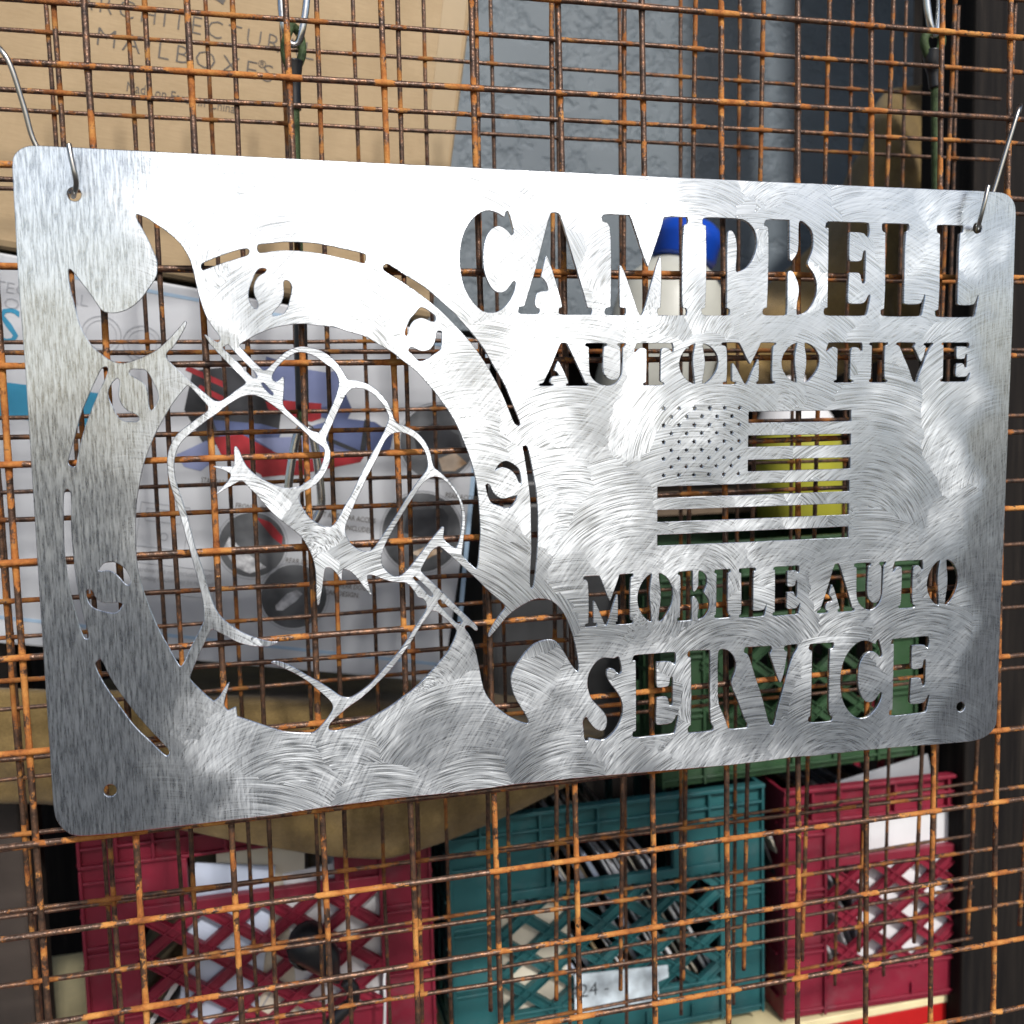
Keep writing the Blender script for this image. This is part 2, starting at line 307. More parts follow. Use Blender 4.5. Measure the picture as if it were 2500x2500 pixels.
def brushed_steel():
    m, nt, b = new_mat("brushed_steel"); g = N(nt)
    p = g.coord()
    x, y, z = g.sep(p)
    flat = g.comb(x, z, 0.0)
    # grinder swirls: circular strokes about scattered centres
    wob = g.vmath('SCALE', g.vmath('SUBTRACT', g.noise(flat, 10, 2, dim='2D', out=1), (0.5, 0.5, 0.5)), 0.13)
    warped = g.vmath('ADD', g.vmath('ADD', flat, wob), g.vmath('SCALE', g.vmath('SUBTRACT', g.noise(flat, 160, 2, dim='2D', out=1), (0.5, 0.5, 0.5)), 0.010))
    vo = g.voro(warped, 15.0)
    rad = g.vmath('MULTIPLY', g.vmath('SUBTRACT', flat, g.vmath('ADD', vo['Position'], (0.0, -0.055, 0.0))), (1, 1, 0))
    rx, rz, _ = g.sep(rad)
    ang = g.math('ARCTAN2', rx, rz)
    arcs = g.noise(g.comb(g.math('MULTIPLY', g.vmath('LENGTH', rad), 1100), g.math('ADD', g.math('MULTIPLY', ang, 2.6), g.math('MULTIPLY', g.sep(vo['Color'])[0], 40)), 0.0), 1.0, 2, 0.65, dim='2D')
    # second family of strokes
    r2x = g.math('ADD', x, -0.9); r2z = g.math('ADD', z, 0.75)
    d2 = g.vmath('LENGTH', g.comb(r2x, r2z, 0.0))
    arcs2 = g.noise(g.comb(g.math('MULTIPLY', d2, 750), g.math('MULTIPLY', g.math('ARCTAN2', r2x, r2z), 50.0), 0.0), 1.0, 2, 0.65, dim='2D')
    # straight vertical brushing along the left edge, horizontal nicks on top of it
    vert = g.map(g.noise(g.comb(g.math('MULTIPLY', x, 800), g.math('MULTIPLY', z, 70), 0.0), 1.0, 4, 0.8, dim='2D'), 0.22, 0.85, 0.05, 0.95)
    soft = g.noise(flat, 14, 3, dim='2D')
    edge = g.math('ADD', x, g.math('MULTIPLY', g.math('SUBTRACT', soft, 0.5), 0.11))
    left = g.map(edge, 0.030, 0.115, 1.0, 0.0, True)
    right = g.map(edge, 0.545, 0.575, 0.0, 0.7, True)
    side = g.math('MAXIMUM', left, right)
    pick = g.map(g.noise(flat, 21, 2, dim='2D'), 0.45, 0.6, 0.0, 1.0, True)
    sw = g.math('ADD', g.math('MULTIPLY', arcs, g.math('SUBTRACT', 1.0, g.math('MULTIPLY', pick, 0.5))), g.math('MULTIPLY', arcs2, g.math('MULTIPLY', pick, 0.6)))
    hgt = g.math('ADD', g.math('MULTIPLY', sw, g.math('SUBTRACT', 1.0, side)), g.math('MULTIPLY', vert, side))
    # large soft unevenness of the sheet left by the grinder
    wave = g.noise(flat, 13, 1, 0.5, dim='2D')
    n1 = g.bump(wave, 1.0, 0.0009)
    n2 = g.bump(hgt, 0.5, 0.00018, n1)
    nt.links.new(n2, b.inputs['Normal'])
    rad = g.comb(rx, 0.0, rz)
    tang = g.vmath('NORMALIZE', g.vmix(side, g.vmath('ADD', g.vmath('SCALE', g.vmath('NORMALIZE', rad), 0.25), g.comb(g.math('MULTIPLY', g.math('SUBTRACT', soft, 0.5), 2.6), 0.0, 1.0)), (1.0, 0.0, 0.06)))
    vt = nt.nodes.new("ShaderNodeVectorTransform"); vt.vector_type = 'VECTOR'; vt.convert_from = 'OBJECT'; vt.convert_to = 'WORLD'
    nt.links.new(tang, vt.inputs[0])
    nt.links.new(vt.outputs[0], b.inputs['Tangent'])
    b.inputs['Anisotropic'].default_value = 0.75
    b.inputs['Metallic'].default_value = 1.0
    rough = g.math('ADD', 0.30, g.math('MULTIPLY', g.math('SUBTRACT', hgt, 0.5), 0.30))
    nt.links.new(g.math('ADD', rough, g.math('MULTIPLY', side, 0.03)), b.inputs['Roughness'])
    tone = g.ramp(hgt, [(0.30, (0.40, 0.43, 0.46)), (0.52, (0.72, 0.77, 0.82)), (0.75, (0.88, 0.93, 0.97))])
    nt.links.new(tone, b.inputs['Base Color'])
    return m

def rusty_wire(seed, bright=1.0, amount=0.0):
    m, nt, b = new_mat("rusty_wire"); g = N(nt)
    p = g.coord(); x, y, z = g.sep(p); cell = 0.0508
    def near(v):
        f = g.math('FRACT', g.math('ADD', g.math('DIVIDE', v, cell), 0.5))
        return g.math('MULTIPLY', g.math('ABSOLUTE', g.math('SUBTRACT', f, 0.5)), cell)
    d = g.vmath('LENGTH', g.comb(near(x), 0.0, near(z)))
    cross = g.map(d, 0.0030, 0.0085, 1.0, 0.0, True)
    ps = g.vmath('ADD', p, (seed*1.7, seed*0.9, seed*2.3))
    big = g.noise(ps, 34, 2, 0.5)
    mid = g.noise(ps, 110, 3, 0.6)
    fine = g.noise(ps, 900, 3, 0.7)
    s = g.math('ADD', g.math('ADD', g.math('MULTIPLY', big, 0.75), g.math('MULTIPLY', mid, 0.55)), g.math('MULTIPLY', fine, 0.22))
    s = g.math('ADD', s, g.math('MULTIPLY', g.math('MULTIPLY', cross, g.map(big, 0.35, 0.6, 0.3, 1.0)), 0.17))
    rust = g.map(s, 0.79 - amount, 0.85 - amount, 0.0, 1.0, True)
    tone = g.noise(ps, 70, 3, 0.6)
    orange = g.ramp(g.math('ADD', g.math('MULTIPLY', tone, 0.8), g.math('MULTIPLY', fine, 0.25)),
                    [(0.34, (0.12*bright, 0.035*bright, 0.010*bright)), (0.50, (0.40*bright, 0.135*bright, 0.026*bright)), (0.68, (0.58*bright, 0.27*bright, 0.065*bright))])
    dark = g.ramp(g.noise(ps, 240, 3, 0.65), [(0.32, (0.055, 0.038, 0.030)), (0.55, (0.15, 0.085, 0.055)), (0.75, (0.28, 0.13, 0.06))])
    nt.links.new(g.mix(rust, dark, orange), b.inputs['Base Color'])
    nt.links.new(g.map(rust, 0.0, 1.0, 0.36, 0.85), b.inputs['Roughness'])
    nt.links.new(g.map(rust, 0.0, 1.0, 0.55, 0.0), b.inputs['Metallic'])
    nt.links.new(g.bump(g.noise(ps, 600, 2, 0.7), 0.8, 0.0006), b.inputs['Normal'])
    return m

def cardboard():
    m, nt, b = new_mat("cardboard"); g = N(nt)
    p = g.coord(); x, y, z = g.sep(p)
    fib = g.noise(g.comb(g.math('MULTIPLY', x, 60), g.math('MULTIPLY', y, 60), g.math('MULTIPLY', z, 700)), 1.0, 4, 0.7)
    blot = g.noise(p, 18, 4)
    nt.links.new(g.ramp(g.math('ADD', g.math('MULTIPLY', fib, 0.5), g.math('MULTIPLY', blot, 0.5)), [(0.35, (0.34, 0.24, 0.13)), (0.65, (0.44, 0.32, 0.185))]), b.inputs['Base Color'])
    flute = g.math('SINE', g.math('MULTIPLY', x, 2*math.pi/0.0072))
    nt.links.new(g.bump(g.math('ADD', g.math('MULTIPLY', flute, 0.25), g.math('MULTIPLY', g.noise(p, 400, 3), 0.5)), 0.25, 0.0006), b.inputs['Normal'])
    b.inputs['Roughness'].default_value = 0.85
    return m

def stucco():
    m, nt, b = new_mat("stucco_paint"); g = N(nt)
    p = g.coord()
    w = g.vmath('ADD', p, g.vmath('SCALE', g.noise(p, 14, 3, out=1), 0.05))
    big = g.noise(w, 26, 4, 0.62)
    lump = g.map(big, 0.36, 0.54, 0.0, 1.0, True)
    sand = g.noise(p, 420, 3, 0.7)
    h = g.math('ADD', lump, g.math('MULTIPLY', sand, 0.12))
    nt.links.new(g.bump(h, 0.8, 0.0025), b.inputs['Normal'])
    nt.links.new(g.ramp(g.noise(p, 6, 4), [(0.3, (0.115, 0.14, 0.16)), (0.7, (0.15, 0.18, 0.20))]), b.inputs['Base Color'])
    b.inputs['Roughness'].default_value = 0.6
    return m

def canvas():
    m, nt, b = new_mat("khaki_canvas"); g = N(nt)
    p = g.coord(); x, y, z = g.sep(p)
    wv = g.math('ADD', g.math('SINE', g.math('MULTIPLY', x, 5200)), g.math('SINE', g.math('MULTIPLY', z, 5200)))
    f = g.math('ADD', g.math('MULTIPLY', g.noise(p, 22, 5, 0.65), 0.7), g.math('MULTIPLY', g.noise(p, 500, 2), 0.3))
    nt.links.new(g.ramp(f, [(0.32, (0.115, 0.072, 0.022)), (0.55, (0.22, 0.145, 0.048)), (0.75, (0.32, 0.22, 0.085))]), b.inputs['Base Color'])
    nt.links.new(g.bump(g.math('ADD', wv, g.math('MULTIPLY', g.noise(p, 60, 4), 8.0)), 0.35, 0.0006), b.inputs['Normal'])
    b.inputs['Roughness'].default_value = 0.95
    b.inputs['Sheen Weight'].default_value = 0.2
    return m

def crate_plastic(name, col):
    m, nt, b = new_mat(name); g = N(nt)
    p = g.coord()
    dust = g.map(g.noise(p, 30, 5, 0.65), 0.5, 0.75, 0.0, 0.35, True)
    base = g.ramp(g.noise(p, 12, 3), [(0.3, tuple(v*0.85 for v in col)), (0.7, tuple(v*1.1 for v in col))])
    nt.links.new(g.mix(dust, base, tuple(0.5*v + 0.09 for v in col)), b.inputs['Base Color'])
    nt.links.new(g.map(g.noise(p, 90, 4), 0.3, 0.7, 0.38, 0.6), b.inputs['Roughness'])
    nt.links.new(g.bump(g.noise(p, 260, 4), 0.12, 0.0006), b.inputs['Normal'])
    return m

def dark_wood():
    m, nt, b = new_mat("dark_wood"); g = N(nt)
    p = g.coord(); x, y, z = g.sep(p)
    gr = g.noise(g.comb(g.math('MULTIPLY', x, 130), g.math('MULTIPLY', y, 130), g.math('MULTIPLY', z, 5)), 1.0, 5, 0.65)
    nt.links.new(g.ramp(gr, [(0.35, (0.006, 0.005, 0.005)), (0.6, (0.016, 0.013, 0.011)), (0.78, (0.06, 0.045, 0.035))]), b.inputs['Base Color'])
    nt.links.new(g.bump(gr, 0.5, 0.0012), b.inputs['Normal'])
    b.inputs['Roughness'].default_value = 0.8
    b.inputs['Specular IOR Level'].default_value = 0.15
    return m

def concrete():
    m, nt, b = new_mat("concrete"); g = N(nt)
    p = g.coord()
    f = g.math('ADD', g.math('MULTIPLY', g.noise(p, 1.2, 6), 0.6), g.math('MULTIPLY', g.noise(p, 90, 4), 0.4))
    nt.links.new(g.ramp(f, [(0.3, (0.045, 0.045, 0.045)), (0.7, (0.085, 0.083, 0.08))]), b.inputs['Base Color'])
    nt.links.new(g.bump(g.noise(p, 150, 4), 0.3, 0.002), b.inputs['Normal'])
    b.inputs['Roughness'].default_value = 0.9
    return m

def photo_print(name, dark, light, scale):
    """blurred product photograph printed on the carton"""
    m, nt, b = new_mat(name); g = N(nt)
    nt.links.new(g.ramp(g.noise(g.coord(), scale, 3, 0.5), [(0.38, dark), (0.62, light)]), b.inputs['Base Color'])
    b.inputs['Roughness'].default_value = 0.4
    return m

M_STEEL = brushed_steel()
M_WIRES = [rusty_wire(1.0, 1.0, 0.02), rusty_wire(5.0, 0.8, 0.0), rusty_wire(9.0, 0.6, -0.03)]
M_HOOK = plain("bent_steel_rod", (0.42, 0.40, 0.36), 0.28, 1.0, 0.25, 60)
M_CARD = cardboard()
M_WHITE = plain("white_carton", (0.50, 0.51, 0.525), 0.45, 0, 0.05, 9)
M_STUCCO = stucco()
M_CANVAS = canvas()
M_WOOD = dark_wood()
M_CONC = concrete()
M_MAROON = crate_plastic("maroon_plastic", (0.21, 0.012, 0.030))
M_TEAL = crate_plastic("teal_plastic", (0.018, 0.105, 0.11))
M_GREEN = crate_plastic("green_plastic", (0.028, 0.075, 0.030))
M_RED = plain("red_paint", (0.45, 0.012, 0.012), 0.35, 0, 0.1, 20)
M_CREAM = plain("cream_paint", (0.72, 0.62, 0.36), 0.5, 0, 0.1, 30)
M_RUBBER = plain("black_rubber", (0.012, 0.012, 0.013), 0.35, 0, 0.2, 80)
M_CORD = plain("olive_cord", (0.045, 0.075, 0.022), 0.7, 0, 0.35, 400, 0.6, 900)
M_CHROME = plain("zinc_plated", (0.62, 0.62, 0.60), 0.18, 1.0, 0.15, 80)
M_BLUE = plain("blue_cap_plastic", (0.008, 0.06, 0.42), 0.3, 0, 0.1, 30)
M_JUG = plain("milky_plastic", (0.50, 0.50, 0.44), 0.4, 0, 0.08, 20)
M_YELLOW = plain("yellow_plastic", (0.40, 0.39, 0.045), 0.35, 0, 0.08, 25)
M_GREYTOTE = plain("grey_tote_plastic", (0.05, 0.052, 0.055), 0.45, 0, 0.2, 25)
M_LEDGE = plain("brown_board", (0.16, 0.115, 0.075), 0.7, 0, 0.25, 12)
M_INK = plain("grey_ink", (0.10, 0.085, 0.07), 0.7, 0, 0.1, 60)
M_INKL = plain("pale_grey_ink", (0.33, 0.34, 0.36), 0.6, 0, 0.1, 60)
M_TEALINK = plain("teal_ink", (0.02, 0.22, 0.36), 0.5, 0, 0.12, 40)
M_BLUEINK = plain("pale_blue_ink", (0.32, 0.44, 0.56), 0.5, 0, 0.05, 40)
M_NAVY = photo_print("navy_print", (0.035, 0.05, 0.12), (0.13, 0.16, 0.30), 14)
M_PERI = photo_print("periwinkle_print", (0.16, 0.19, 0.34), (0.26, 0.29, 0.46), 12)
M_REDINK = photo_print("red_print", (0.22, 0.012, 0.016), (0.46, 0.03, 0.04), 30)
M_BLACKINK = photo_print("black_print", (0.012, 0.013, 0.016), (0.05, 0.052, 0.058), 25)
M_GREYINK = photo_print("grey_print", (0.055, 0.058, 0.062), (0.14, 0.145, 0.15), 30)
M_SILVER = photo_print("silver_print", (0.30, 0.30, 0.31), (0.70, 0.70, 0.70), 110)
M_TAN = photo_print("tan_print", (0.35, 0.22, 0.12), (0.60, 0.48, 0.36), 60)
M_PAPERS = [plain("white_paper", (0.72, 0.72, 0.73), 0.6, 0, 0.06, 20), plain("cream_paper", (0.66, 0.60, 0.48), 0.7, 0, 0.08, 20),
            plain("kraft_paper", (0.36, 0.27, 0.15), 0.8, 0, 0.15, 20), plain("grey_paper", (0.32, 0.33, 0.35), 0.6, 0, 0.1, 20),
            plain("black_paper", (0.02, 0.02, 0.022), 0.5, 0, 0.1, 20), plain("bluish_paper", (0.52, 0.58, 0.70), 0.5, 0, 0.08, 20)]

# ------------------------------------------------------------------ the setting
gnd = link("ground", mesh("ground", [(-600,-600,0),(600,-600,0),(600,600,0),(-600,600,0)], [(0,1,2,3)]), M_CONC)
tag(gnd, kind='structure')
wall = MB().box(-1.6, 1.115, 0.80, 0.95, 1.63, 2.9).build("wall", M_STUCCO)
tag(wall, "grey painted wall with rough knockdown plaster behind the mesh", "wall", kind='structure')
back = MB().box(-1.6, 2.4, 0.96, 1.02, 0.0, 2.94).build("added_dark_backing", M_WOOD)  # added sheet; its black colour stands in for shade deep behind the shelves
tag(back, "added black panel giving the unlit depth below and right of the grey wall", "panel", kind='structure')
shade_slab = MB().box(-2.2, 2.6, 0.10, 1.2, 2.95, 3.05).build("added_shade_slab", M_WOOD)  # unseen slab added overhead to keep sun and sky off the interior
tag(shade_slab, kind='structure')

# ------------------------------------------------------------------ the sign
def parse(s, k=1e-4):
    return [(float(a)*k, float(b)*k) for a, b in (t.split(',') for t in s.split())]

def soften(poly, it=1, lim=50):
    for _ in range(it):
        out = []; n = len(poly)
        for i in range(n):
            a, b, c = Vector(poly[i-1]), Vector(poly[i]), Vector(poly[(i+1) % n])
            u, w = b-a, c-b
            lu, lw = u.length, w.length
            if lu < 1e-9 or lw < 1e-9: continue
            t = math.degrees(abs(u.angle_signed(w, 0)))
            if t < 4: out.append(tuple(b)); continue
            q = 0.25 if t < lim else 0.0
            du, dw = max(min(q*lu, 0.004), min(0.00025, 0.3*lu)), max(min(q*lw, 0.004), min(0.00025, 0.3*lw))
            out.append(tuple(b - u/lu*du)); out.append(tuple(b + w/lw*dw))
        poly = out
    return poly

SIGN = Matrix(((0.999955, -0.001551, 0.009317, 0.015744), (0.001711, 0.99985, -0.017217, -0.01556), (-0.009288, 0.017232, 0.999808, 1.642765), (0, 0, 0, 1)))
T_SIGN = 0.0026
LOOPS = []
def spline(poly): LOOPS.append([(p, -q) for p, q in poly])
spline(soften(parse(OUTER), 2, 40))
for c in CUTS: spline(soften(parse(c), 2, 60) if len(c.split()) > 4 else soften(parse(c), 1, 10))
for ch, u0, v0, u1, v1 in LETTERS:
    for q in GLYPHS[ch]:
        spline(soften([((u0+(u1-u0)*a)*1e-4, (v0+(v1-v0)*b)*1e-4) for a, b in parse(q, 1e-3)], 1, 60))
for a, b in BOLT_HOLES:
    spline([(a*1e-4 + 0.0036*math.cos(t*math.pi/10), b*1e-4 + 0.0037*math.sin(t*math.pi/10)) for t in range(20)])
sA, sB, sC, sD = [Vector((a*1e-4, b*1e-4)) for a, b in STARS]
for r in range(9):
    n = 6 if r % 2 == 0 else 5
    for k in range(n):
        s, t = (k + (0 if n == 6 else 0.5))/5, r/8
        c = (sA*(1-s)+sB*s)*(1-t) + (sC*(1-s)+sD*s)*t
        ro = random.uniform(-0.3, 0.3)
        spline(soften([(c.x + (0.00185 if i % 2 == 0 else 0.00105)*0.92*math.sin(ro+i*math.pi/5)*random.uniform(0.85, 1.1),
                        c.y - (0.00185 if i % 2 == 0 else 0.00105)*math.cos(ro+i*math.pi/5)*random.uniform(0.9, 1.15)) for i in range(10)], 1, 80))
from mathutils.geometry import delaunay_2d_cdt
def inside(p, L):
    r = False; x, y = p
    for (x1, y1), (x2, y2) in zip(L, L[1:]+L[:1]):
        if (y1 > y) != (y2 > y) and x < (x2-x1)*(y-y1)/(y2-y1)+x1: r = not r
    return r
pv = [Vector(p) for L in LOOPS for p in L]; pe = []; k0 = 0
for L in LOOPS:
    n = len(L); pe += [(k0+i, k0+(i+1) % n) for i in range(n)]; k0 += n
cv, ce, cf, _, _, _ = delaunay_2d_cdt(pv, pe, [], 0, 1e-7)
boxes = [(min(p[0] for p in L), max(p[0] for p in L), min(p[1] for p in L), max(p[1] for p in L)) for L in LOOPS]
keep = []
for f in cf:
    c = ((cv[f[0]].x+cv[f[1]].x+cv[f[2]].x)/3, (cv[f[0]].y+cv[f[1]].y+cv[f[2]].y)/3)
    if not inside(c, LOOPS[0]): continue
    if any(b[0] < c[0] < b[1] and b[2] < c[1] < b[3] and inside(c, L) for b, L in zip(boxes[1:], LOOPS[1:])): continue
    keep.append(f)
# front and back sheet plus walls along every border edge, with a small chamfer
cnt = {}
for f in keep:
    for i in range(3):
        e = (f[i], f[(i+1) % 3]); cnt[e] = cnt.get(e, 0)+1
border = [e for e in cnt if (e[1], e[0]) not in cnt]
CH = 0.00032
nrm = {}
for p, q in border:
    d = (cv[q]-cv[p]).normalized(); o = Vector((d.y, -d.x))     # points away from the metal
    for k in (p, q): nrm[k] = nrm.get(k, Vector((0, 0))) + o
vv = [Vector((v.x, 0.0, v.y)) for v in cv] + [Vector((v.x, T_SIGN, v.y)) for v in cv]
nv = len(cv); idx = {}
for k, o in nrm.items():
    o = o.normalized()*CH if o.length > 1e-6 else o
    idx[k] = len(vv); vv.append(Vector((cv[k].x+o.x, CH, cv[k].y+o.y)))
ff = [tuple(f) for f in keep] + [tuple(nv+i for i in reversed(f)) for f in keep]
for p, q in border:
    ff.append((q, p, idx[p], idx[q])); ff.append((idx[q], idx[p], nv+p, nv+q))
sm = mesh("metal_sign", vv, ff)
bmx = bmesh.new(); bmx.from_mesh(sm)
bmesh.ops.delete(bmx, geom=[v for v in bmx.verts if not v.link_faces], context='VERTS')
bmx.to_mesh(sm); bmx.free()
sign = link("metal_sign", sm, M_STEEL)
sign.matrix_world = SIGN
tag(sign, "brushed steel sign cut with a wrench-gripping fist, flag and stencil lettering, hanging on the mesh", "sign")

# hooks
def hook(pts, label):
    o = MB().tube(catmull(pts, 8), 0.00135, 12).build("wire_hook", M_HOOK, smooth=True)
    tag(o, label, "hook", "bent wire hooks holding the sign")
hook([(0.0438, -0.0265, 1.6417), (0.0447, -0.0275, 1.6350), (0.0459, -0.0275, 1.6273), (0.0457, -0.0245, 1.6231), (0.0430, -0.0150, 1.6208), (0.0408, -0.0065, 1.6214), (0.0375, -0.0040, 1.6276), (0.0249, -0.0045, 1.6463), (0.0208, -0.0065, 1.6645), (0.0167, -0.0085, 1.6824), (0.0123, -0.0080, 1.6908), (0.0056, -0.0030, 1.6965), (-0.0021, 0.0050, 1.6953)],
     "bent wire hook through the hole near the sign's rounded upper left corner")
hook([(0.5722, -0.0250, 1.6388), (0.5693, -0.0255, 1.6290), (0.5684, -0.0225, 1.6176), (0.5735, -0.0145, 1.6150), (0.5805, -0.0070, 1.6159), (0.5855, -0.0060, 1.6265), (0.5913, -0.0065, 1.6399), (0.5983, -0.0085, 1.6647), (0.6060, -0.0090, 1.6878), (0.6107, -0.0060, 1.6935), (0.6174, 0.0015, 1.6971), (0.6205, 0.0060, 1.6942)],
     "straight wire hook through the hole beside the last L")

# ------------------------------------------------------------------ rusty welded wire panels
CELL = 0.0508
def wire_panel(mat, i0, i1, j0, j1, x0, x1, r, mtl, label, seed):
    root = empty("wire_mesh_panel", mat)
    tag(root, label, "wire mesh", "layers of rusty welded wire mesh")
    rnd = random.Random(seed)
    z0, z1 = -(j1+0.45)*CELL, -(j0-0.45)*CELL
    def wire(a, b, ax):
        L = (b-a).length; n = max(8, int(L/0.006)); pts = []; rr = []
        ph = rnd.uniform(0, 100); am = 0.0007
        for k in range(n+1):
            t = k/n; q = a.lerp(b, t)
            o1 = am*noise.noise(Vector((t*L*9, ph, 0.0))); o2 = am*0.8*noise.noise(Vector((t*L*9, ph, 7.0)))
            q = q + (Vector((0, o2, o1)) if ax == 'x' else Vector((o1, o2, 0)))
            # swollen rust and weld nuggets
            s = (q.x if ax == 'x' else q.z)/CELL
            d = abs(s - round(s))*CELL
            w = 0.14*math.exp(-(d/0.0026)**2)
            rr.append(r*(1 + w + 0.07*noise.noise(Vector((t*L*140, ph, 3.0))) + 0.05*noise.noise(Vector((t*L*420, ph, 5.0)))))
            pts.append(q)
        o = MB().tube(pts, rr, 10).build("wire", mtl, root, smooth=True)
    for i in range(i0, i1+1):
        wire(Vector((i*CELL, 1.55*r, z0)), Vector((i*CELL, 1.55*r, z1)), 'z')
    for j in range(j0, j1+1):
        wire(Vector((x0*CELL, 0, -j*CELL)), Vector((x1*CELL, 0, -j*CELL)), 'x')
    return root
MF = Matrix.Translation((0, 0, 1.688313))
M2 = Matrix(((0.999937, 0.009884, 0.005379, 0.021592), (-0.009648, 0.99906, -0.042253, 0.091538), (-0.005792, 0.042199, 0.999092, 1.702282), (0,0,0,1)))
M3 = Matrix(((0.999872, -0.015997, 0.000841, 0.003213), (0.016013, 0.999583, -0.024044, 0.175661), (-0.000456, 0.024054, 0.999711, 1.715725), (0,0,0,1)))
wire_panel(MF, -1, 13, -2, 12, -1.6, 13.6, 0.00175, M_WIRES[0], "front layer of rusty welded wire mesh directly behind the sign", 1)
wire_panel(M2, -2, 15, -2, 12, -2.6, 15.6, 0.00160, M_WIRES[1], "middle layer of rusty wire mesh between the front and rear layers", 2)
wire_panel(M3, -2, 14, -2, 14, -2.6, 14.85, 0.00150, M_WIRES[2], "rear layer of rusty wire mesh whose wire ends stop at the right", 3)

# ------------------------------------------------------------------ text printed on things
def lettering(name, txt, size, width, loc, mat, parent, thin=0.0, space=1.0):
    """flat print lying in the x,z plane of its parent, centred at loc (x,z); width fixes the line's length"""
    c = bpy.data.curves.new("t", 'FONT'); c.body = txt; c.size = size; c.align_x = 'CENTER'; c.align_y = 'CENTER'
    c.offset = thin; c.space_character = space; c.resolution_u = 2; c.extrude = 0.00008
    o = bpy.data.objects.new("t", c); COL.objects.link(o)
    d = bpy.context.evaluated_depsgraph_get()
    me = bpy.data.meshes.new_from_object(o.evaluated_get(d)); bpy.data.objects.remove(o)
    xs = [v.co.x for v in me.vertices]
    k = width/(max(xs)-min(xs)) if width else 1.0
    for v in me.vertices:
        X, Y, Z = v.co; v.co = (loc[0]+X*k, -0.0003-Z, loc[1]+Y)
    me.materials.clear()
    return link(name, me, mat, parent)

# ------------------------------------------------------------------ cardboard carton
def carton(name, mat, w, h, d, mtl, bev):
    root = empty(name, mat)
    MB().box(-w, 0, 0, d, -h, 0).build("carton", mtl, root, bevel=bev)
    return root
CB = Matrix(((0.986856, 0, 0.161604, 0.32824), (0, 1, 0, 0.29500), (-0.161604, 0, 0.986856, 1.90894), (0, 0, 0, 1)))
cb = carton("cardboard_box", CB, 0.60, 0.322, 0.24, M_CARD, 0.006)
tag(cb, "brown cardboard carton printed ARCHITECTURAL MAILBOXES, tilted behind the mesh", "box")
def par(p, q, h):  # printed strokes helper: a band between two points
    a, b = Vector(p), Vector(q); n = (b-a).normalized(); n = Vector((-n.y, n.x))*h/2
    return [tuple(a-n), tuple(b-n), tuple(b+n), tuple(a+n)]
lettering("lettering", "ARCHITECTURAL", 0.0205, 0.182, (-0.2158, -0.1236), M_INK, cb, -0.00035, 1.25)
lettering("lettering", "MAILBOXES", 0.0205, 0.134, (-0.2228, -0.1485), M_INK, cb, -0.00035, 1.25)
lettering("registered_mark", "\u00ae", 0.0085, None, (-0.1645, -0.1418), M_INK, cb)
lettering("lettering", "Made on Earth in China", 0.0108, 0.083, (-0.2229, -0.1815), M_INK, cb)
MB().prism([(-0.2095, -0.0982), (-0.1979, -0.0970), (-0.1995, -0.1023)], -0.0004, 0.0).build("printed_triangle", M_INK, cb)
MB().prism(par((-0.0154, -0.0336), (-0.0138, -0.1984), 0.020), -0.0006, 0.0).build("packing_tape", plain("tape", (0.34, 0.24, 0.12), 0.5, 0, 0.05, 20), cb)

# ------------------------------------------------------------------ white retail carton
WBM = Matrix(((0.983885, 0, 0.178802, 0.33096), (0, 1, 0, 0.30000), (-0.178802, 0, 0.983885, 1.57188), (0, 0, 0, 1)))
wb = carton("retail_box", WBM, 0.52, 0.308, 0.14, M_WHITE, 0.002)
tag(wb, "white retail carton printed with mailbox pictures, showing through the ring", "box")
LV = [0]
def flat(name, pts, mtl, lift=0.0003):
    LV[0] += 1
    return MB().prism(pts, -lift - 0.000004*LV[0], 0.0).build(name, mtl, wb)
def disc(c, r, n=40, r2=None):
    r2 = r2 or r
    return [(c[0]+r*math.cos(2*math.pi*k/n), c[1]+r2*math.sin(2*math.pi*k/n)) for k in range(n)]
def ring(name, c, r, w, mtl, n=40, lift=0.0004):
    v = []; f = []
    for k in range(n):
        a = 2*math.pi*k/n
        v += [(c[0]+(r-w/2)*math.cos(a), -lift, c[1]+(r-w/2)*math.sin(a)), (c[0]+(r+w/2)*math.cos(a), -lift, c[1]+(r+w/2)*math.sin(a))]
    for k in range(n):
        j = (k+1) % n
        f.append((2*k, 2*j, 2*j+1, 2*k+1))
    return link(name, mesh(name, v, f), mtl, wb)
flat("border_line", par((-0.4171, -0.0083), (-0.0077, -0.0111), 0.0028), M_BLUEINK)
flat("border_line", par((-0.3859, -0.2862), (0.0073, -0.2912), 0.0028), M_BLUEINK)
flat("border_line", par((-0.0066, -0.0110), (0.0088, -0.2910), 0.0040), M_BLUEINK)
flat("teal_band", [(-0.4068, -0.1005), (-0.3166, -0.0971), (-0.3156, -0.1254), (-0.4037, -0.1276)], M_TEALINK)
lettering("lettering", "ARCHITECTURAL", 0.0125, 0.112, (-0.3887, -0.0263), M_INKL, wb, -0.0001)
lettering("lettering", "MAILBOXES", 0.0125, 0.080, (-0.3962, -0.0383), M_INKL, wb, -0.0001)
lettering("lettering", "S", 0.040, None, (-0.3881, -0.0569), M_TEALINK, wb)
ring("badge", (-0.3200, -0.0506), 0.0150, 0.0008, M_INKL); ring("badge", (-0.3200, -0.0506), 0.0115, 0.0004, M_INKL)
ring("badge", (-0.2885, -0.0524), 0.0145, 0.0008, M_INKL); ring("badge", (-0.2885, -0.0524), 0.0110, 0.0004, M_INKL)
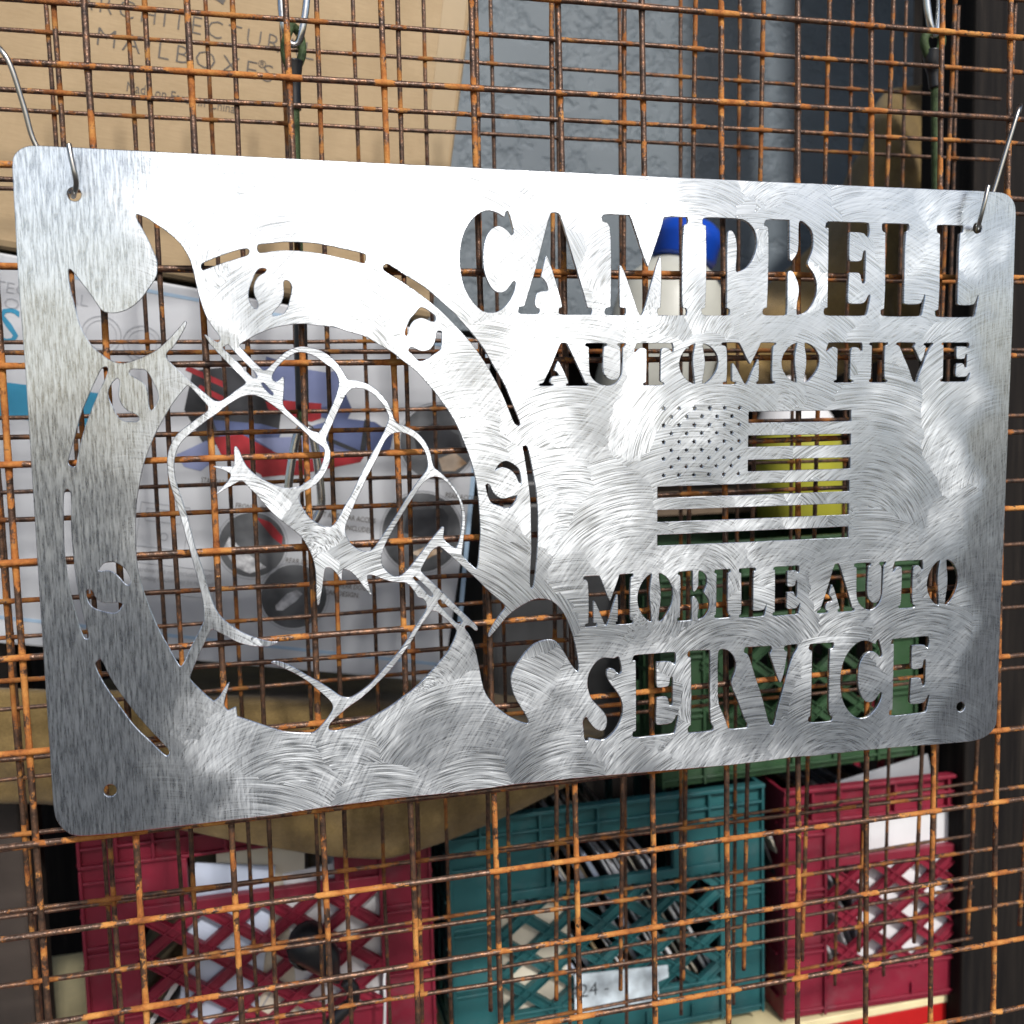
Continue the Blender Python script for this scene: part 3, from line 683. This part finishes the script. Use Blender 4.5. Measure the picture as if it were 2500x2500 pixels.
# the pictured mailboxes
flat("picture_shadow", [(-0.2472, -0.0672), (-0.2189, -0.0590), (-0.1912, -0.0664), (-0.1727, -0.0789), (-0.1721, -0.1084), (-0.2297, -0.1275), (-0.2496, -0.0998)], M_BLACKINK)
flat("picture_mailbox", [(-0.1907, -0.0456), (-0.1525, -0.0512), (-0.1276, -0.0558), (-0.1140, -0.0783), (-0.1189, -0.0932), (-0.1689, -0.0818), (-0.1908, -0.0697)], M_NAVY)
flat("picture_mailbox", [(-0.2033, -0.0512), (-0.1388, -0.0506), (-0.1274, -0.0452), (-0.1250, -0.0747), (-0.1481, -0.0837), (-0.1901, -0.0748)], M_PERI)
flat("picture_stripe", par((-0.2523, -0.0656), (-0.2208, -0.0747), 0.0045), M_REDINK)
flat("picture_stripe", par((-0.2408, -0.0797), (-0.2202, -0.0866), 0.0045), M_REDINK)
flat("picture_flag", [(-0.1863, -0.0829), (-0.1692, -0.0794), (-0.1403, -0.0772), (-0.1392, -0.0900), (-0.1467, -0.0940), (-0.1831, -0.0893)], M_REDINK)
flat("picture_mailbox", [(-0.2261, -0.1047), (-0.1865, -0.1020), (-0.1692, -0.1045), (-0.1764, -0.1265), (-0.2172, -0.1222)], M_NAVY)
flat("picture_mailbox", [(-0.2512, -0.1376), (-0.2287, -0.1222), (-0.2187, -0.1362), (-0.2303, -0.1483), (-0.2436, -0.1467)], M_PERI)
flat("picture_slats", [(-0.2242, -0.1191), (-0.2018, -0.1130), (-0.1626, -0.1280), (-0.1405, -0.1389), (-0.1808, -0.1446), (-0.2159, -0.1324)], M_REDINK)
flat("picture_mailbox", [(-0.1915, -0.1149), (-0.1450, -0.1061), (-0.1091, -0.1130), (-0.1128, -0.1243), (-0.1662, -0.1268)], M_PERI)
flat("picture_slats", [(-0.1853, -0.1366), (-0.1424, -0.1250), (-0.0981, -0.1157), (-0.1008, -0.1218), (-0.1409, -0.1361), (-0.1806, -0.1464)], M_REDINK)
flat("picture_mailbox", [(-0.1462, -0.0974), (-0.1233, -0.0868), (-0.0935, -0.0857), (-0.0762, -0.0938), (-0.0772, -0.1119), (-0.1016, -0.1162), (-0.1339, -0.1114)], M_NAVY)
flat("picture_post", par((-0.1329, -0.1060), (-0.0982, -0.1150), 0.0035), M_BLACKINK)
flat("picture_post", par((-0.1000, -0.0850), (-0.1002, -0.1135), 0.0050), M_BLACKINK)
# round detail photographs
for c, r in (((-0.1810, -0.2043), 0.0275), ((-0.1407, -0.2441), 0.0275), ((-0.0367, -0.0950), 0.0330), ((-0.0389, -0.1755), 0.0350)):
    flat("round_photo", disc(c, r), M_GREYINK, 0.0003); ring("photo_rim", c, r+0.0018, 0.0007, M_INKL, 48, 0.00055)
flat("photo_detail", [(-0.1811, -0.1804), (-0.1688, -0.1833), (-0.1571, -0.1942), (-0.1569, -0.2012), (-0.1654, -0.1960)], M_REDINK, 0.0006)
flat("photo_detail", [(-0.2005, -0.1997), (-0.1892, -0.2088), (-0.1671, -0.2219), (-0.1798, -0.2288), (-0.1921, -0.2249), (-0.2040, -0.2106)], M_SILVER, 0.0006)
flat("photo_detail", [(-0.1553, -0.2536), (-0.1471, -0.2427), (-0.1391, -0.2382), (-0.1341, -0.2413), (-0.1388, -0.2482), (-0.1486, -0.2572), (-0.1537, -0.2577)], M_SILVER, 0.0006)
flat("photo_detail", [(-0.0584, -0.0918), (-0.0422, -0.0777), (-0.0189, -0.0858), (-0.0132, -0.0988), (-0.0524, -0.1082)], M_BLACKINK, 0.0006)
flat("photo_detail", [(-0.0339, -0.1091), (-0.0202, -0.1016), (-0.0079, -0.1090), (-0.0178, -0.1177), (-0.0287, -0.1193)], M_TAN, 0.0006)
flat("photo_detail", [(-0.0543, -0.1575), (-0.0239, -0.1516), (-0.0174, -0.1580), (-0.0160, -0.1799), (-0.0270, -0.1813), (-0.0551, -0.1776)], M_BLACKINK, 0.0006)
flat("photo_detail", [(-0.0471, -0.1948), (-0.0334, -0.1876), (-0.0183, -0.1894), (-0.0319, -0.1985)], M_TAN, 0.0006)
# line drawings and captions
def frame(a, b, w):
    for q in (((a[0],a[1]),(b[0],a[1])), ((b[0],a[1]),(b[0],b[1])), ((b[0],b[1]),(a[0],b[1])), ((a[0],b[1]),(a[0],a[1]))):
        flat("drawn_line", par(q[0], q[1], w), M_INKL)
frame((-0.2733, -0.1799), (-0.2347, -0.2162), 0.0006)
frame((-0.2686, -0.1844), (-0.2408, -0.1945), 0.0005)
frame((-0.2719, -0.2300), (-0.2068, -0.2536), 0.0005)
ring("drawn_lock", (-0.2523, -0.2063), 0.0030, 0.0008, M_INKL, 20)
for txt, w, p in (("FRONT LOCK", 0.030, (-0.1838, -0.1730)), ("REAR LOCK", 0.026, (-0.1389, -0.2140)), ("REAR ACCESS", 0.030, (-0.0078, -0.1398)),
                  ("FRONT AND REAR ACCESS", 0.058, (-0.1098, -0.1710)), ("KEYS INCLUDED", 0.036, (-0.0998, -0.1797)), ("STANDARD", 0.022, (-0.2179, -0.1555)),
                  ("AND REAR DOOR.", 0.040, (-0.0962, -0.2305)), ("CAR DESIGN.", 0.030, (-0.1005, -0.2375)), ("hardware is not included with", 0.060, (-0.2405, -0.2352)), ("Mounting bracket may be required", 0.062, (-0.2396, -0.2420))):
    lettering("caption", txt, 0.0062, w, p, M_INK if txt.isupper() else M_INKL, wb)

# ------------------------------------------------------------------ cords with snap hooks
def cord_set(label, top_loop, loop_cord, sleeve, sleeve_r, cord, cord_r, sleeve2=None, loop2=None):
    root = empty("hanging_cord", Matrix.Identity(4))
    tag(root, label, "cord", "cords with metal snap hooks")
    MB().tube(catmull(top_loop, 6, True), 0.0026, 10, closed=True).build("snap_hook", M_CHROME, root, smooth=True)
    for q in loop_cord: MB().tube(catmull(q, 6), cord_r*0.95, 10).build("cord_loop", M_CORD, root, smooth=True)
    n = len(sleeve)
    MB().tube(catmull(sleeve, 6), [sleeve_r*(1.25 - 0.45*min(1, k/(6*(n-1))*1.6)) for k in range(6*(n-1)+1)], 12).build("sleeve", M_RUBBER, root, smooth=True)
    MB().tube(catmull(cord, 10), cord_r, 10).build("cord", M_CORD, root, smooth=True)
    if sleeve2: MB().tube(catmull(sleeve2, 6), sleeve_r*0.85, 12).build("sleeve", M_RUBBER, root, smooth=True)
    if loop2: MB().tube(catmull(loop2, 6, True), 0.0030, 10, closed=True).build("snap_hook", M_CHROME, root, smooth=True)
cord_set("olive cord with black sleeves and snap hooks hanging before the cardboard carton",
         [(0.1569, 0.1450, 1.8078), (0.1548, 0.1450, 1.7866), (0.1557, 0.1450, 1.7703), (0.1590, 0.1470, 1.7601), (0.1645, 0.1470, 1.7599), (0.1680, 0.1450, 1.7690), (0.1716, 0.1450, 1.7879), (0.1717, 0.1450, 1.8091), (0.1648, 0.1450, 1.8164)],
         [[(0.1612, 0.1470, 1.7715), (0.1574, 0.1430, 1.7623), (0.1556, 0.1440, 1.7519), (0.1583, 0.1460, 1.7434)], [(0.1612, 0.1470, 1.7715), (0.1664, 0.1490, 1.7664), (0.1675, 0.1480, 1.7541), (0.1637, 0.1470, 1.7441)]],
         [(0.1612, 0.1470, 1.7480), (0.1611, 0.1470, 1.7399), (0.1612, 0.1470, 1.7292), (0.1609, 0.1470, 1.7162)], 0.0055,
         [(0.1610, 0.1470, 1.7184), (0.1602, 0.1480, 1.6752), (0.1585, 0.1500, 1.5813), (0.1568, 0.1520, 1.5077), (0.1573, 0.1520, 1.4956)], 0.0030,
         [(0.1585, 0.1500, 1.5813), (0.1579, 0.1510, 1.5532), (0.1570, 0.1520, 1.5134)],
         [(0.1575, 0.1520, 1.4996), (0.1522, 0.1520, 1.4946), (0.1450, 0.1520, 1.4591), (0.1463, 0.1520, 1.4382), (0.1554, 0.1520, 1.4310), (0.1639, 0.1520, 1.4373), (0.1674, 0.1520, 1.4523), (0.1633, 0.1520, 1.4948)])
cord_set("olive cord with black sleeve and snap hook hanging at the right before the wall",
         [(0.6464, 0.1400, 1.8455), (0.6489, 0.1400, 1.8212), (0.6524, 0.1400, 1.8030), (0.6570, 0.1410, 1.7956), (0.6595, 0.1400, 1.8028), (0.6611, 0.1400, 1.8221), (0.6589, 0.1400, 1.8466), (0.6528, 0.1400, 1.8553)],
         [[(0.6592, 0.1440, 1.8000), (0.6499, 0.1410, 1.7957), (0.6478, 0.1410, 1.7891), (0.6524, 0.1420, 1.7795)], [(0.6592, 0.1440, 1.8000), (0.6660, 0.1450, 1.7970), (0.6657, 0.1440, 1.7904), (0.6606, 0.1430, 1.7803)]],
         [(0.6560, 0.1420, 1.7837), (0.6558, 0.1420, 1.7744), (0.6581, 0.1430, 1.7670), (0.6598, 0.1430, 1.7561)], 0.0058,
         [(0.6597, 0.1430, 1.7593), (0.6639, 0.1460, 1.6760), (0.6696, 0.1500, 1.5355), (0.6767, 0.1550, 1.3291)], 0.0034)

# ------------------------------------------------------------------ milk crates
def clip_seg(a, b, x0, x1, z0, z1):
    t0, t1 = 0.0, 1.0; d = (b[0]-a[0], b[1]-a[1])
    for p, q in ((-d[0], a[0]-x0), (d[0], x1-a[0]), (-d[1], a[1]-z0), (d[1], z1-a[1])):
        if abs(p) < 1e-12:
            if q < 0: return None
        else:
            r = q/p
            if p < 0: t0 = max(t0, r)
            else: t1 = min(t1, r)
    if t1-t0 < 1e-3: return None
    return (a[0]+d[0]*t0, a[1]+d[1]*t0), (a[0]+d[0]*t1, a[1]+d[1]*t1)

def milk_crate(loc, rz, w, h, d, mtl, label, handle=True, ry=0.0):
    root = empty("milk_crate", Matrix.Translation(loc) @ Matrix.Rotation(rz, 4, 'Z') @ Matrix.Rotation(ry, 4, 'Y'))
    tag(root, label, "crate", "plastic milk crates")
    rim, post, band, t = 0.038, 0.050, 0.046, 0.004
    xl, xr, zb, zt = post, w-post, band, h-rim
    bv = 0.0007
    # rim with pockets between ribs
    m = MB().box(0, w, 0.004, 0.008, h-rim, h-0.0005).box(0, w, -0.004, 0.0041, h-0.004, h).box(0, w, -0.001, 0.0041, h-rim, h-rim+0.003).box(0, w, -0.0015, 0.0041, h-rim*0.55, h-rim*0.55+0.0025)
    n = int(w/0.030)
    for k in range(n+1):
        x = k*(w-0.003)/n
        m.box(x, x+0.003, -0.002, 0.0039, h-rim+0.0031, h-0.0041)
    m.build("rim", mtl, root, bevel=bv)
    for sx in (0, 1):
        a = sx*(w-post)
        m = MB().box(a, a+post, 0.003, 0.007, 0, h-rim-0.0005)
        m.box(a, a+0.003, -0.001, 0.0031, 0.0005, h-rim-0.001).box(a+post-0.003, a+post, -0.001, 0.0031, 0.0005, h-rim-0.001)
        for q in (0.03, 0.33, 0.36, 0.62, 0.65, 0.93):
            zz = (h-rim)*q
            m.box(a+0.0031, a+post-0.0031, -0.0005, 0.0032, zz, zz+0.003)
        m.build("corner_post", mtl, root, bevel=bv)
    m = MB().box(xl+0.0002, xr-0.0002, 0.003, 0.007, 0, band).box(xl+0.0002, xr-0.0002, -0.001, 0.0031, band-0.003, band).box(xl+0.0002, xr-0.0002, -0.001, 0.0031, 0.006, 0.009)
    for k in range(1, int((xr-xl)/0.05)+1):
        x = xl + k*0.05
        if x < xr-0.01: m.box(x, x+0.0025, -0.0006, 0.0032, 0.0091, 0.022)
    m.build("lower_band", mtl, root, bevel=bv)
    # handle opening
    hb = zt - 0.040 if handle else zt
    cx = w/2; hw = 0.066
    if handle:
        m = MB().box(xl+0.0002, xr-0.0002, -0.0015, 0.0071, hb-0.010, hb-0.0005)
        m.box(xl+0.0002, cx-hw, 0.0022, 0.0062, hb-0.0006, zt-0.0002).box(cx+hw, xr-0.0002, 0.0022, 0.0062, hb-0.0006, zt-0.0002)
        m.box(cx-hw-0.004, cx-hw+0.001, -0.0012, 0.0066, hb-0.0007, zt-0.0003).box(cx+hw-0.001, cx+hw+0.004, -0.0012, 0.0066, hb-0.0007, zt-0.0003)
        m.build("handle_frame", mtl, root, bevel=bv)
        hb -= 0.010
    # diagonal lattice, each bar its own piece
    p, bw = 0.053, 0.0095
    for s in (1, -1):
        k = -9
        while k < 24:
            x = xl + k*p
            a, b = ((x, zb), (x+(hb-zb)*1.325, hb)) if s > 0 else ((x, hb), (x+(hb-zb)*1.325, zb))
            seg = clip_seg(a, b, xl, xr, zb, hb); k += 1
            if not seg: continue
            A, B = Vector(seg[0]), Vector(seg[1])
            if (B-A).length < 0.012: continue
            u = (B-A).normalized(); nn = Vector((-u.y, u.x))*bw/2; e = u*0.003
            y0 = 0.0 if s > 0 else 0.0007
            mb = MB().prism([tuple(A-e-nn), tuple(B+e-nn), tuple(B+e+nn), tuple(A-e+nn)], y0+0.0012, y0+0.0055)
            # raised flanges of the channel-shaped bar
            mb.prism([tuple(A-e-nn), tuple(B+e-nn), tuple(B+e-nn*0.72), tuple(A-e-nn*0.72)], y0-0.0016, y0+0.0013)
            mb.prism([tuple(A-e+nn*0.72), tuple(B+e+nn*0.72), tuple(B+e+nn), tuple(A-e+nn)], y0-0.0016, y0+0.0013)
            mb.build("lattice_bar", mtl, root)
    # sides, back and base
    for a, nm in ((0, "side_wall"), (w-t, "side_wall")):
        m = MB().box(a, a+t, 0.0075, d, h-rim-0.02, h-0.001).box(a, a+t, 0.0075, d, 0, 0.03).box(a, a+t, 0.0075, 0.04, 0.0301, h-rim-0.0201).box(a, a+t, d-0.03, d, 0.0301, h-rim-0.0201)
        q = (-0.003, 0.0005) if a == 0 else (t-0.0005, t+0.003)
        for k in range(5):
            zz = 0.02 + k*(h-0.06)/4
            m.box(a+q[0], a+q[1], 0.012, d-0.01, zz, zz+0.003)
        for k in range(7):
            yy = 0.05 + k*(d-0.09)/6
            m.box(a+0.0006, a+t-0.0006, yy, yy+0.008, 0.0302, h-rim-0.0202)
        m.build(nm, mtl, root)
    m = MB().box(t, w-t, d-t, d-0.0005, h-rim, h-0.001).box(t, w-t, d-t, d-0.0005, 0, 0.04)
    for k in range(8):
        x = 0.02 + k*(w-0.05)/7
        m.box(x, x+0.010, d-t+0.0005, d-0.001, 0.0401, h-rim-0.0001)
    m.build("back_wall", mtl, root)
    MB().box(t+0.0001, w-t-0.0001, 0.0076, d-t-0.0001, 0.001, 0.005).build("base", mtl, root)
    return root

YC = 0.345
ZB = 0.872
milk_crate((-0.046, YC, 0.905), 0, 0.312, 0.252, 0.30, M_MAROON, "dark red plastic milk crate at the lower left, full of paper folders")
milk_crate((0.283, YC, ZB), 0, 0.333, 0.250, 0.30, M_TEAL, "teal plastic milk crate between the two red crates, with a paper label")
milk_crate((0.636, YC-0.004, ZB-0.012), R(-3), 0.320, 0.252, 0.30, M_MAROON, "dark red plastic milk crate at the lower right beside the black post")
milk_crate((0.508, YC+0.012, ZB+0.2505), R(1.5), 0.305, 0.252, 0.27, M_GREEN, "green plastic milk crate stacked above the teal one, behind the SERVICE lettering")

def folder(x, y, z, w, h, t, lean, yaw, mtl, label, group):
    o = MB().box(-t/2, t/2, 0, w, 0, h).build("paper_folder", mtl, bevel=0.0003)
    o.matrix_world = Matrix.Translation((x, y, z)) @ Matrix.Rotation(yaw, 4, 'Z') @ Matrix.Rotation(lean, 4, 'Y')
    tag(o, label, "folder", group)
def envelope(x, y, z, w, h, lean, yaw, mtl, label, group):
    o = MB().box(0, w, 0, 0.003, 0, h).build("paper_envelope", mtl, bevel=0.0005)
    o.matrix_world = Matrix.Translation((x, y, z)) @ Matrix.Rotation(yaw, 4, 'Z') @ Matrix.Rotation(lean, 4, 'Y')
    tag(o, label, "envelope", group)
rf = random.Random(3)
def fill(x0, x1, zb, n, lean, weights, lab, grp, y=YC+0.014):
    for k in range(n):
        t = rf.choice((0.0016, 0.0022, 0.003, 0.0045))
        m = rf.choices(M_PAPERS, weights)[0]
        folder(x0 + (x1-x0)*(k+0.5)/n, y + rf.uniform(0, 0.012), zb + rf.uniform(0, 0.004), 0.24, 0.205*rf.uniform(0.94, 1.03), t, lean + R(rf.uniform(-2.5, 2.5)), R(rf.uniform(-1, 1)), m, lab, grp)
fill(-0.035, 0.125, 0.912, 30, R(34), (5, 5, 3, 2, 1, 2), "thin paper folder leaning inside the lower left red crate", "folders in the lower left red crate")
envelope(0.060, YC+0.016, 0.930, 0.080, 0.185, R(3), R(-2), M_PAPERS[1], "cream envelope standing upright behind the left red crate's handle", "envelopes in the left red crate")
envelope(0.022, YC+0.013, 0.925, 0.072, 0.185, R(9), R(-3), M_PAPERS[5], "bluish white envelope beside the cream one in the left red crate", "envelopes in the left red crate")
envelope(0.140, YC+0.012, 0.912, 0.105, 0.175, R(-4), R(2), M_PAPERS[0], "white envelope at the right end of the left red crate", "envelopes in the left red crate")
fill(0.400, 0.590, ZB+0.006, 30, R(-30), (7, 2, 1, 3, 3, 1), "thin paper folder leaning inside the teal crate", "folders in the teal crate")
envelope(0.305, YC+0.013, ZB+0.006, 0.090, 0.15, R(4), R(-4), M_PAPERS[1], "cream envelope standing at the left end of the teal crate", "envelopes in the teal crate")
fill(0.690, 0.900, ZB-0.006, 22, R(-22), (6, 3, 1, 2, 3, 1), "thin paper folder leaning inside the lower right red crate", "folders in the lower right red crate", YC+0.01)
envelope(0.735, YC+0.004, ZB, 0.130, 0.215, R(-6), R(-5), M_PAPERS[0], "large white envelope sticking up in the lower right red crate", "envelopes in the right red crate")
envelope(0.765, YC+0.020, ZB, 0.110, 0.235, R(-12), R(-5), M_PAPERS[3], "grey envelope behind the white one in the right red crate", "envelopes in the right red crate")

# paper label on the teal crate
lb = empty("paper_label", Matrix.Translation((0, 0, 0)))
tag(lb, "torn white paper label with handwriting stuck on the teal crate", "label")
MB().prism([(0.4051, 0.9507), (0.5050, 0.9445), (0.5057, 0.9317), (0.4940, 0.9288), (0.4955, 0.9092), (0.4556, 0.9096), (0.4047, 0.9087)], 0.3400, 0.3412).build("paper", plain("worn_label", (0.55, 0.62, 0.66), 0.6, 0, 0.35, 60), lb)
ht = empty("handwriting", Matrix.Translation((0, 0.3398, 0))); ht.parent = lb
lettering("handwritten_digits", "424 -", 0.020, 0.040, (0.4208, 0.9323), M_BLACKINK, ht, -0.0003)

# red cabinet with a cream edge under the crates
rc = empty("red_cabinet", Matrix.Translation((0, 0, 0)))
tag(rc, "red painted cabinet with a cream top edge under the crates", "cabinet")
MB().box(-0.30, 1.00, 0.340, 0.72, 0.0, 0.848).build("body", M_RED, rc, bevel=0.002)
MB().box(-0.30, 1.00, 0.338, 0.72, 0.8485, 0.857).build("top_edge", M_CREAM, rc, bevel=0.001)

# ------------------------------------------------------------------ canvas cloths
def cloth(name, rows, label, thick=0.004, amp=0.006, fr=9.0, seed=0.0, sub=1):
    """rows: lists of points (same length) from back/top to hem"""
    P = [catmull(r, 7) for r in rows]
    cols = list(zip(*P))
    G = list(zip(*[catmull(c, 7) for c in cols]))
    nr, nc = len(G), len(G[0]); v = []; f = []
    for i, r in enumerate(G):
        for j, q in enumerate(r):
            q = Vector(q)
            a = Vector((q.x*fr+seed, q.y*fr, q.z*fr*1.6))
            o = noise.fractal(a, 0.7, 2.1, 4)*amp + amp*0.55*math.sin(q.x*70 + q.z*46 + 3*noise.noise(a*0.6))
            v.append(q + Vector((0.15*o, -abs(o)*1.3, 0.35*o)))
    for i in range(nr-1):
        for j in range(nc-1):
            f.append((i*nc+j, (i+1)*nc+j, (i+1)*nc+j+1, i*nc+j+1))
    o = link(name, mesh(name, v, f), M_CANVAS, None, True)
    md = o.modifiers.new("thick", 'SOLIDIFY'); md.thickness = thick; md.offset = 0
    md = o.modifiers.new("sub", 'SUBSURF'); md.levels = sub; md.render_levels = sub
    tag(o, label, "cloth")
    return o
cloth("canvas_cloth", [
    [(-0.20,0.60,1.20),(0.00,0.60,1.235),(0.16,0.60,1.235),(0.30,0.60,1.215),(0.46,0.60,1.185)],
    [(-0.20,0.40,1.215),(0.00,0.40,1.245),(0.16,0.40,1.245),(0.30,0.40,1.225),(0.46,0.40,1.180)],
    [(-0.1349, 0.3150, 1.2986), (-0.0117, 0.3150, 1.2838), (0.1109, 0.3100, 1.2628), (0.2462, 0.3120, 1.2398), (0.4155, 0.3200, 1.1988)],
    [(-0.1337, 0.3000, 1.2555), (-0.0125, 0.3000, 1.2321), (0.1188, 0.2920, 1.2132), (0.2427, 0.2980, 1.1973), (0.4157, 0.3220, 1.1780)],
    [(-0.1365, 0.3030, 1.2278), (-0.0158, 0.3060, 1.1917), (0.1202, 0.2960, 1.1680), (0.2451, 0.3000, 1.1527), (0.4119, 0.3240, 1.1635)],
    [(-0.1400, 0.3120, 1.2148), (-0.0210, 0.3160, 1.1832), (0.1291, 0.3080, 1.1316), (0.2454, 0.3120, 1.1120), (0.4068, 0.3280, 1.1546)]],
    "khaki canvas cloth draped over the red crate's rim below the sign")
cloth("canvas_cloth", [
    [(0.7256, 0.6600, 1.6510), (0.7974, 0.6600, 1.6783), (0.8647, 0.6400, 1.7457), (0.8973, 0.6200, 1.8371), (0.9227, 0.6000, 1.9074), (0.9893, 0.6000, 1.9263), (1.0638, 0.6000, 1.9435)],
    [(0.6960, 0.6000, 1.6130), (0.7645, 0.6000, 1.6335), (0.8281, 0.5800, 1.6928), (0.8615, 0.5600, 1.7703), (0.8878, 0.5400, 1.8355), (0.9457, 0.5400, 1.8429), (1.0166, 0.5400, 1.8609)],
    [(0.6763, 0.5600, 1.5746), (0.7370, 0.5500, 1.5832), (0.8038, 0.5400, 1.6268), (0.8386, 0.5200, 1.6833), (0.8611, 0.5000, 1.7284), (0.9172, 0.5000, 1.7393), (0.9861, 0.5000, 1.7508)],
    [(0.6760, 0.5600, 1.5448), (0.7369, 0.5500, 1.5534), (0.8039, 0.5400, 1.5770), (0.8390, 0.5200, 1.6147), (0.8618, 0.5000, 1.6417), (0.9183, 0.5000, 1.6518), (0.9879, 0.5000, 1.6523)],
    [(0.6855, 0.5800, 1.5177), (0.7477, 0.5700, 1.5289), (0.8162, 0.5600, 1.5427), (0.8524, 0.5400, 1.5564), (0.8763, 0.5200, 1.5649), (0.9342, 0.5200, 1.5693), (1.0057, 0.5200, 1.5636)]],
    "khaki canvas cloth hung in folds behind the name lettering at the upper right", seed=5.0, amp=0.012)

# ------------------------------------------------------------------ things half hidden behind the lettering
def lathe(mb, c, prof, n=28):
    b = len(mb.v)
    for r, z in prof:
        for k in range(n):
            a = 2*math.pi*k/n
            mb.v.append(Vector((c[0]+r*math.cos(a), c[1]+r*math.sin(a), c[2]+z)))
    for i in range(len(prof)-1):
        for k in range(n):
            l = (k+1) % n
            mb.f.append((b+i*n+k, b+i*n+l, b+(i+1)*n+l, b+(i+1)*n+k))
    return mb
jc = (0.5545, 0.5200, 1.6055)
jg = empty("plastic_jug", Matrix.Translation((jc[0], jc[1], jc[2]-0.115)) @ Matrix.Rotation(R(16), 4, 'Y') @ Matrix.Scale(1.15, 4))
tag(jg, "milky plastic jug with a blue screw cap behind the M and P", "jug")
lathe(MB(), (0,0,0), [(0.001,0),(0.050,0.001),(0.056,0.008),(0.057,0.09),(0.055,0.125),(0.047,0.150),(0.032,0.166),(0.024,0.172),(0.024,0.184),(0.001,0.184)]).build("body", M_JUG, jg, smooth=True)
cp = empty("cap_tilt", Matrix.Identity(4)); cp.parent = jg
bpy.data.objects.remove(cp)
capm = lathe(MB(), (0,0,0.172), [(0.001,0.0),(0.030,0.0),(0.033,0.003),(0.033,0.020),(0.034,0.022),(0.031,0.034),(0.024,0.040),(0.001,0.041)])
cap = capm.build("cap", M_BLUE, jg, smooth=True)
yc = (0.7640, 0.5200, 1.4477)
yb = empty("yellow_bottle", Matrix.Translation((yc[0], yc[1], yc[2]-0.075)) @ Matrix.Rotation(R(-6), 4, 'Y'))
tag(yb, "yellow plastic bottle with a white shoulder seen through the flag stripes", "bottle")
lathe(MB(), (0,0,0), [(0.001,0),(0.048,0.001),(0.053,0.008),(0.053,0.10),(0.050,0.112)]).build("body", M_YELLOW, yb, smooth=True)
lathe(MB(), (0,0,0), [(0.0505,0.1125),(0.048,0.118),(0.036,0.140),(0.020,0.158),(0.018,0.175),(0.001,0.176)]).build("shoulder", M_PAPERS[0], yb, smooth=True)
tt = empty("storage_tote", Matrix.Translation((0.3573, 0.4600, 1.1162)))
tag(tt, "dark grey plastic tote standing between the retail carton and the green crate", "tote")
MB().box(0, 0.15, 0, 0.25, 0, 0.30).build("body", M_GREYTOTE, tt, bevel=0.006)
MB().box(-0.006, 0.156, -0.006, 0.256, 0.3005, 0.322).build("lid", M_GREYTOTE, tt, bevel=0.004)
ld = MB().box(0.30, 1.12, 0.58, 0.84, 1.38, 1.40).build("shelf_board", M_LEDGE, bevel=0.001)
tag(ld, "brown shelf board behind the lettering carrying the jug and cloth", "shelf")

# posts either side
po = MB().box(0.835, 0.935, 0.315, 0.40, 0.0, 2.9).build("post", M_WOOD, bevel=0.003)
tag(po, "black weathered wooden post at the right edge", "post", "dark posts either side of the shelves")
po = MB().box(0.98, 1.30, 0.37, 0.46, 0.0, 2.9).build("post", M_WOOD, bevel=0.003)
tag(po, "black wooden board behind the right hand post", "post", "dark posts either side of the shelves")
po = MB().box(-0.34, -0.092, 0.36, 0.44, 0.0, 1.62).build("post", plain("brown_post", (0.045, 0.033, 0.026), 0.75, 0, 0.3, 8, 0.3, 60), bevel=0.003)
tag(po, "dark brown wooden post at the lower left edge", "post", "dark posts either side of the shelves")

# black knobbed strap end and white string before the left red crate
kb = empty("rubber_strap", Matrix.Identity(4))
tag(kb, "black rubber strap with a rounded end hanging before the left red crate", "strap")
MB().tube(catmull([(0.1469, 0.3000, 1.0438), (0.1496, 0.2970, 1.0434), (0.1597, 0.2960, 1.0317), (0.1664, 0.2970, 1.0167), (0.1725, 0.2980, 1.0056)], 8),
          [0.004]+[0.021-0.0004*k for k in range(16)]+[0.0146-0.0009*k for k in range(16)], 16).build("rounded_end", M_RUBBER, kb, smooth=True)
MB().tube(catmull([(0.1788, 0.3000, 1.0053), (0.1846, 0.3000, 0.9947), (0.1826, 0.3000, 0.9834), (0.1740, 0.3000, 0.9771), (0.1570, 0.3000, 0.9608)], 8), 0.0062, 10).build("strap", M_RUBBER, kb, smooth=True)
stg = MB().tube(catmull([(0.2148, 0.3100, 1.0034), (0.2136, 0.3100, 0.9918), (0.2136, 0.3100, 0.9721), (0.2117, 0.3100, 0.9407)], 6), 0.0013, 8).build("white_string", M_PAPERS[0], smooth=True)
tag(stg, "short white string hanging before the left red crate", "string")
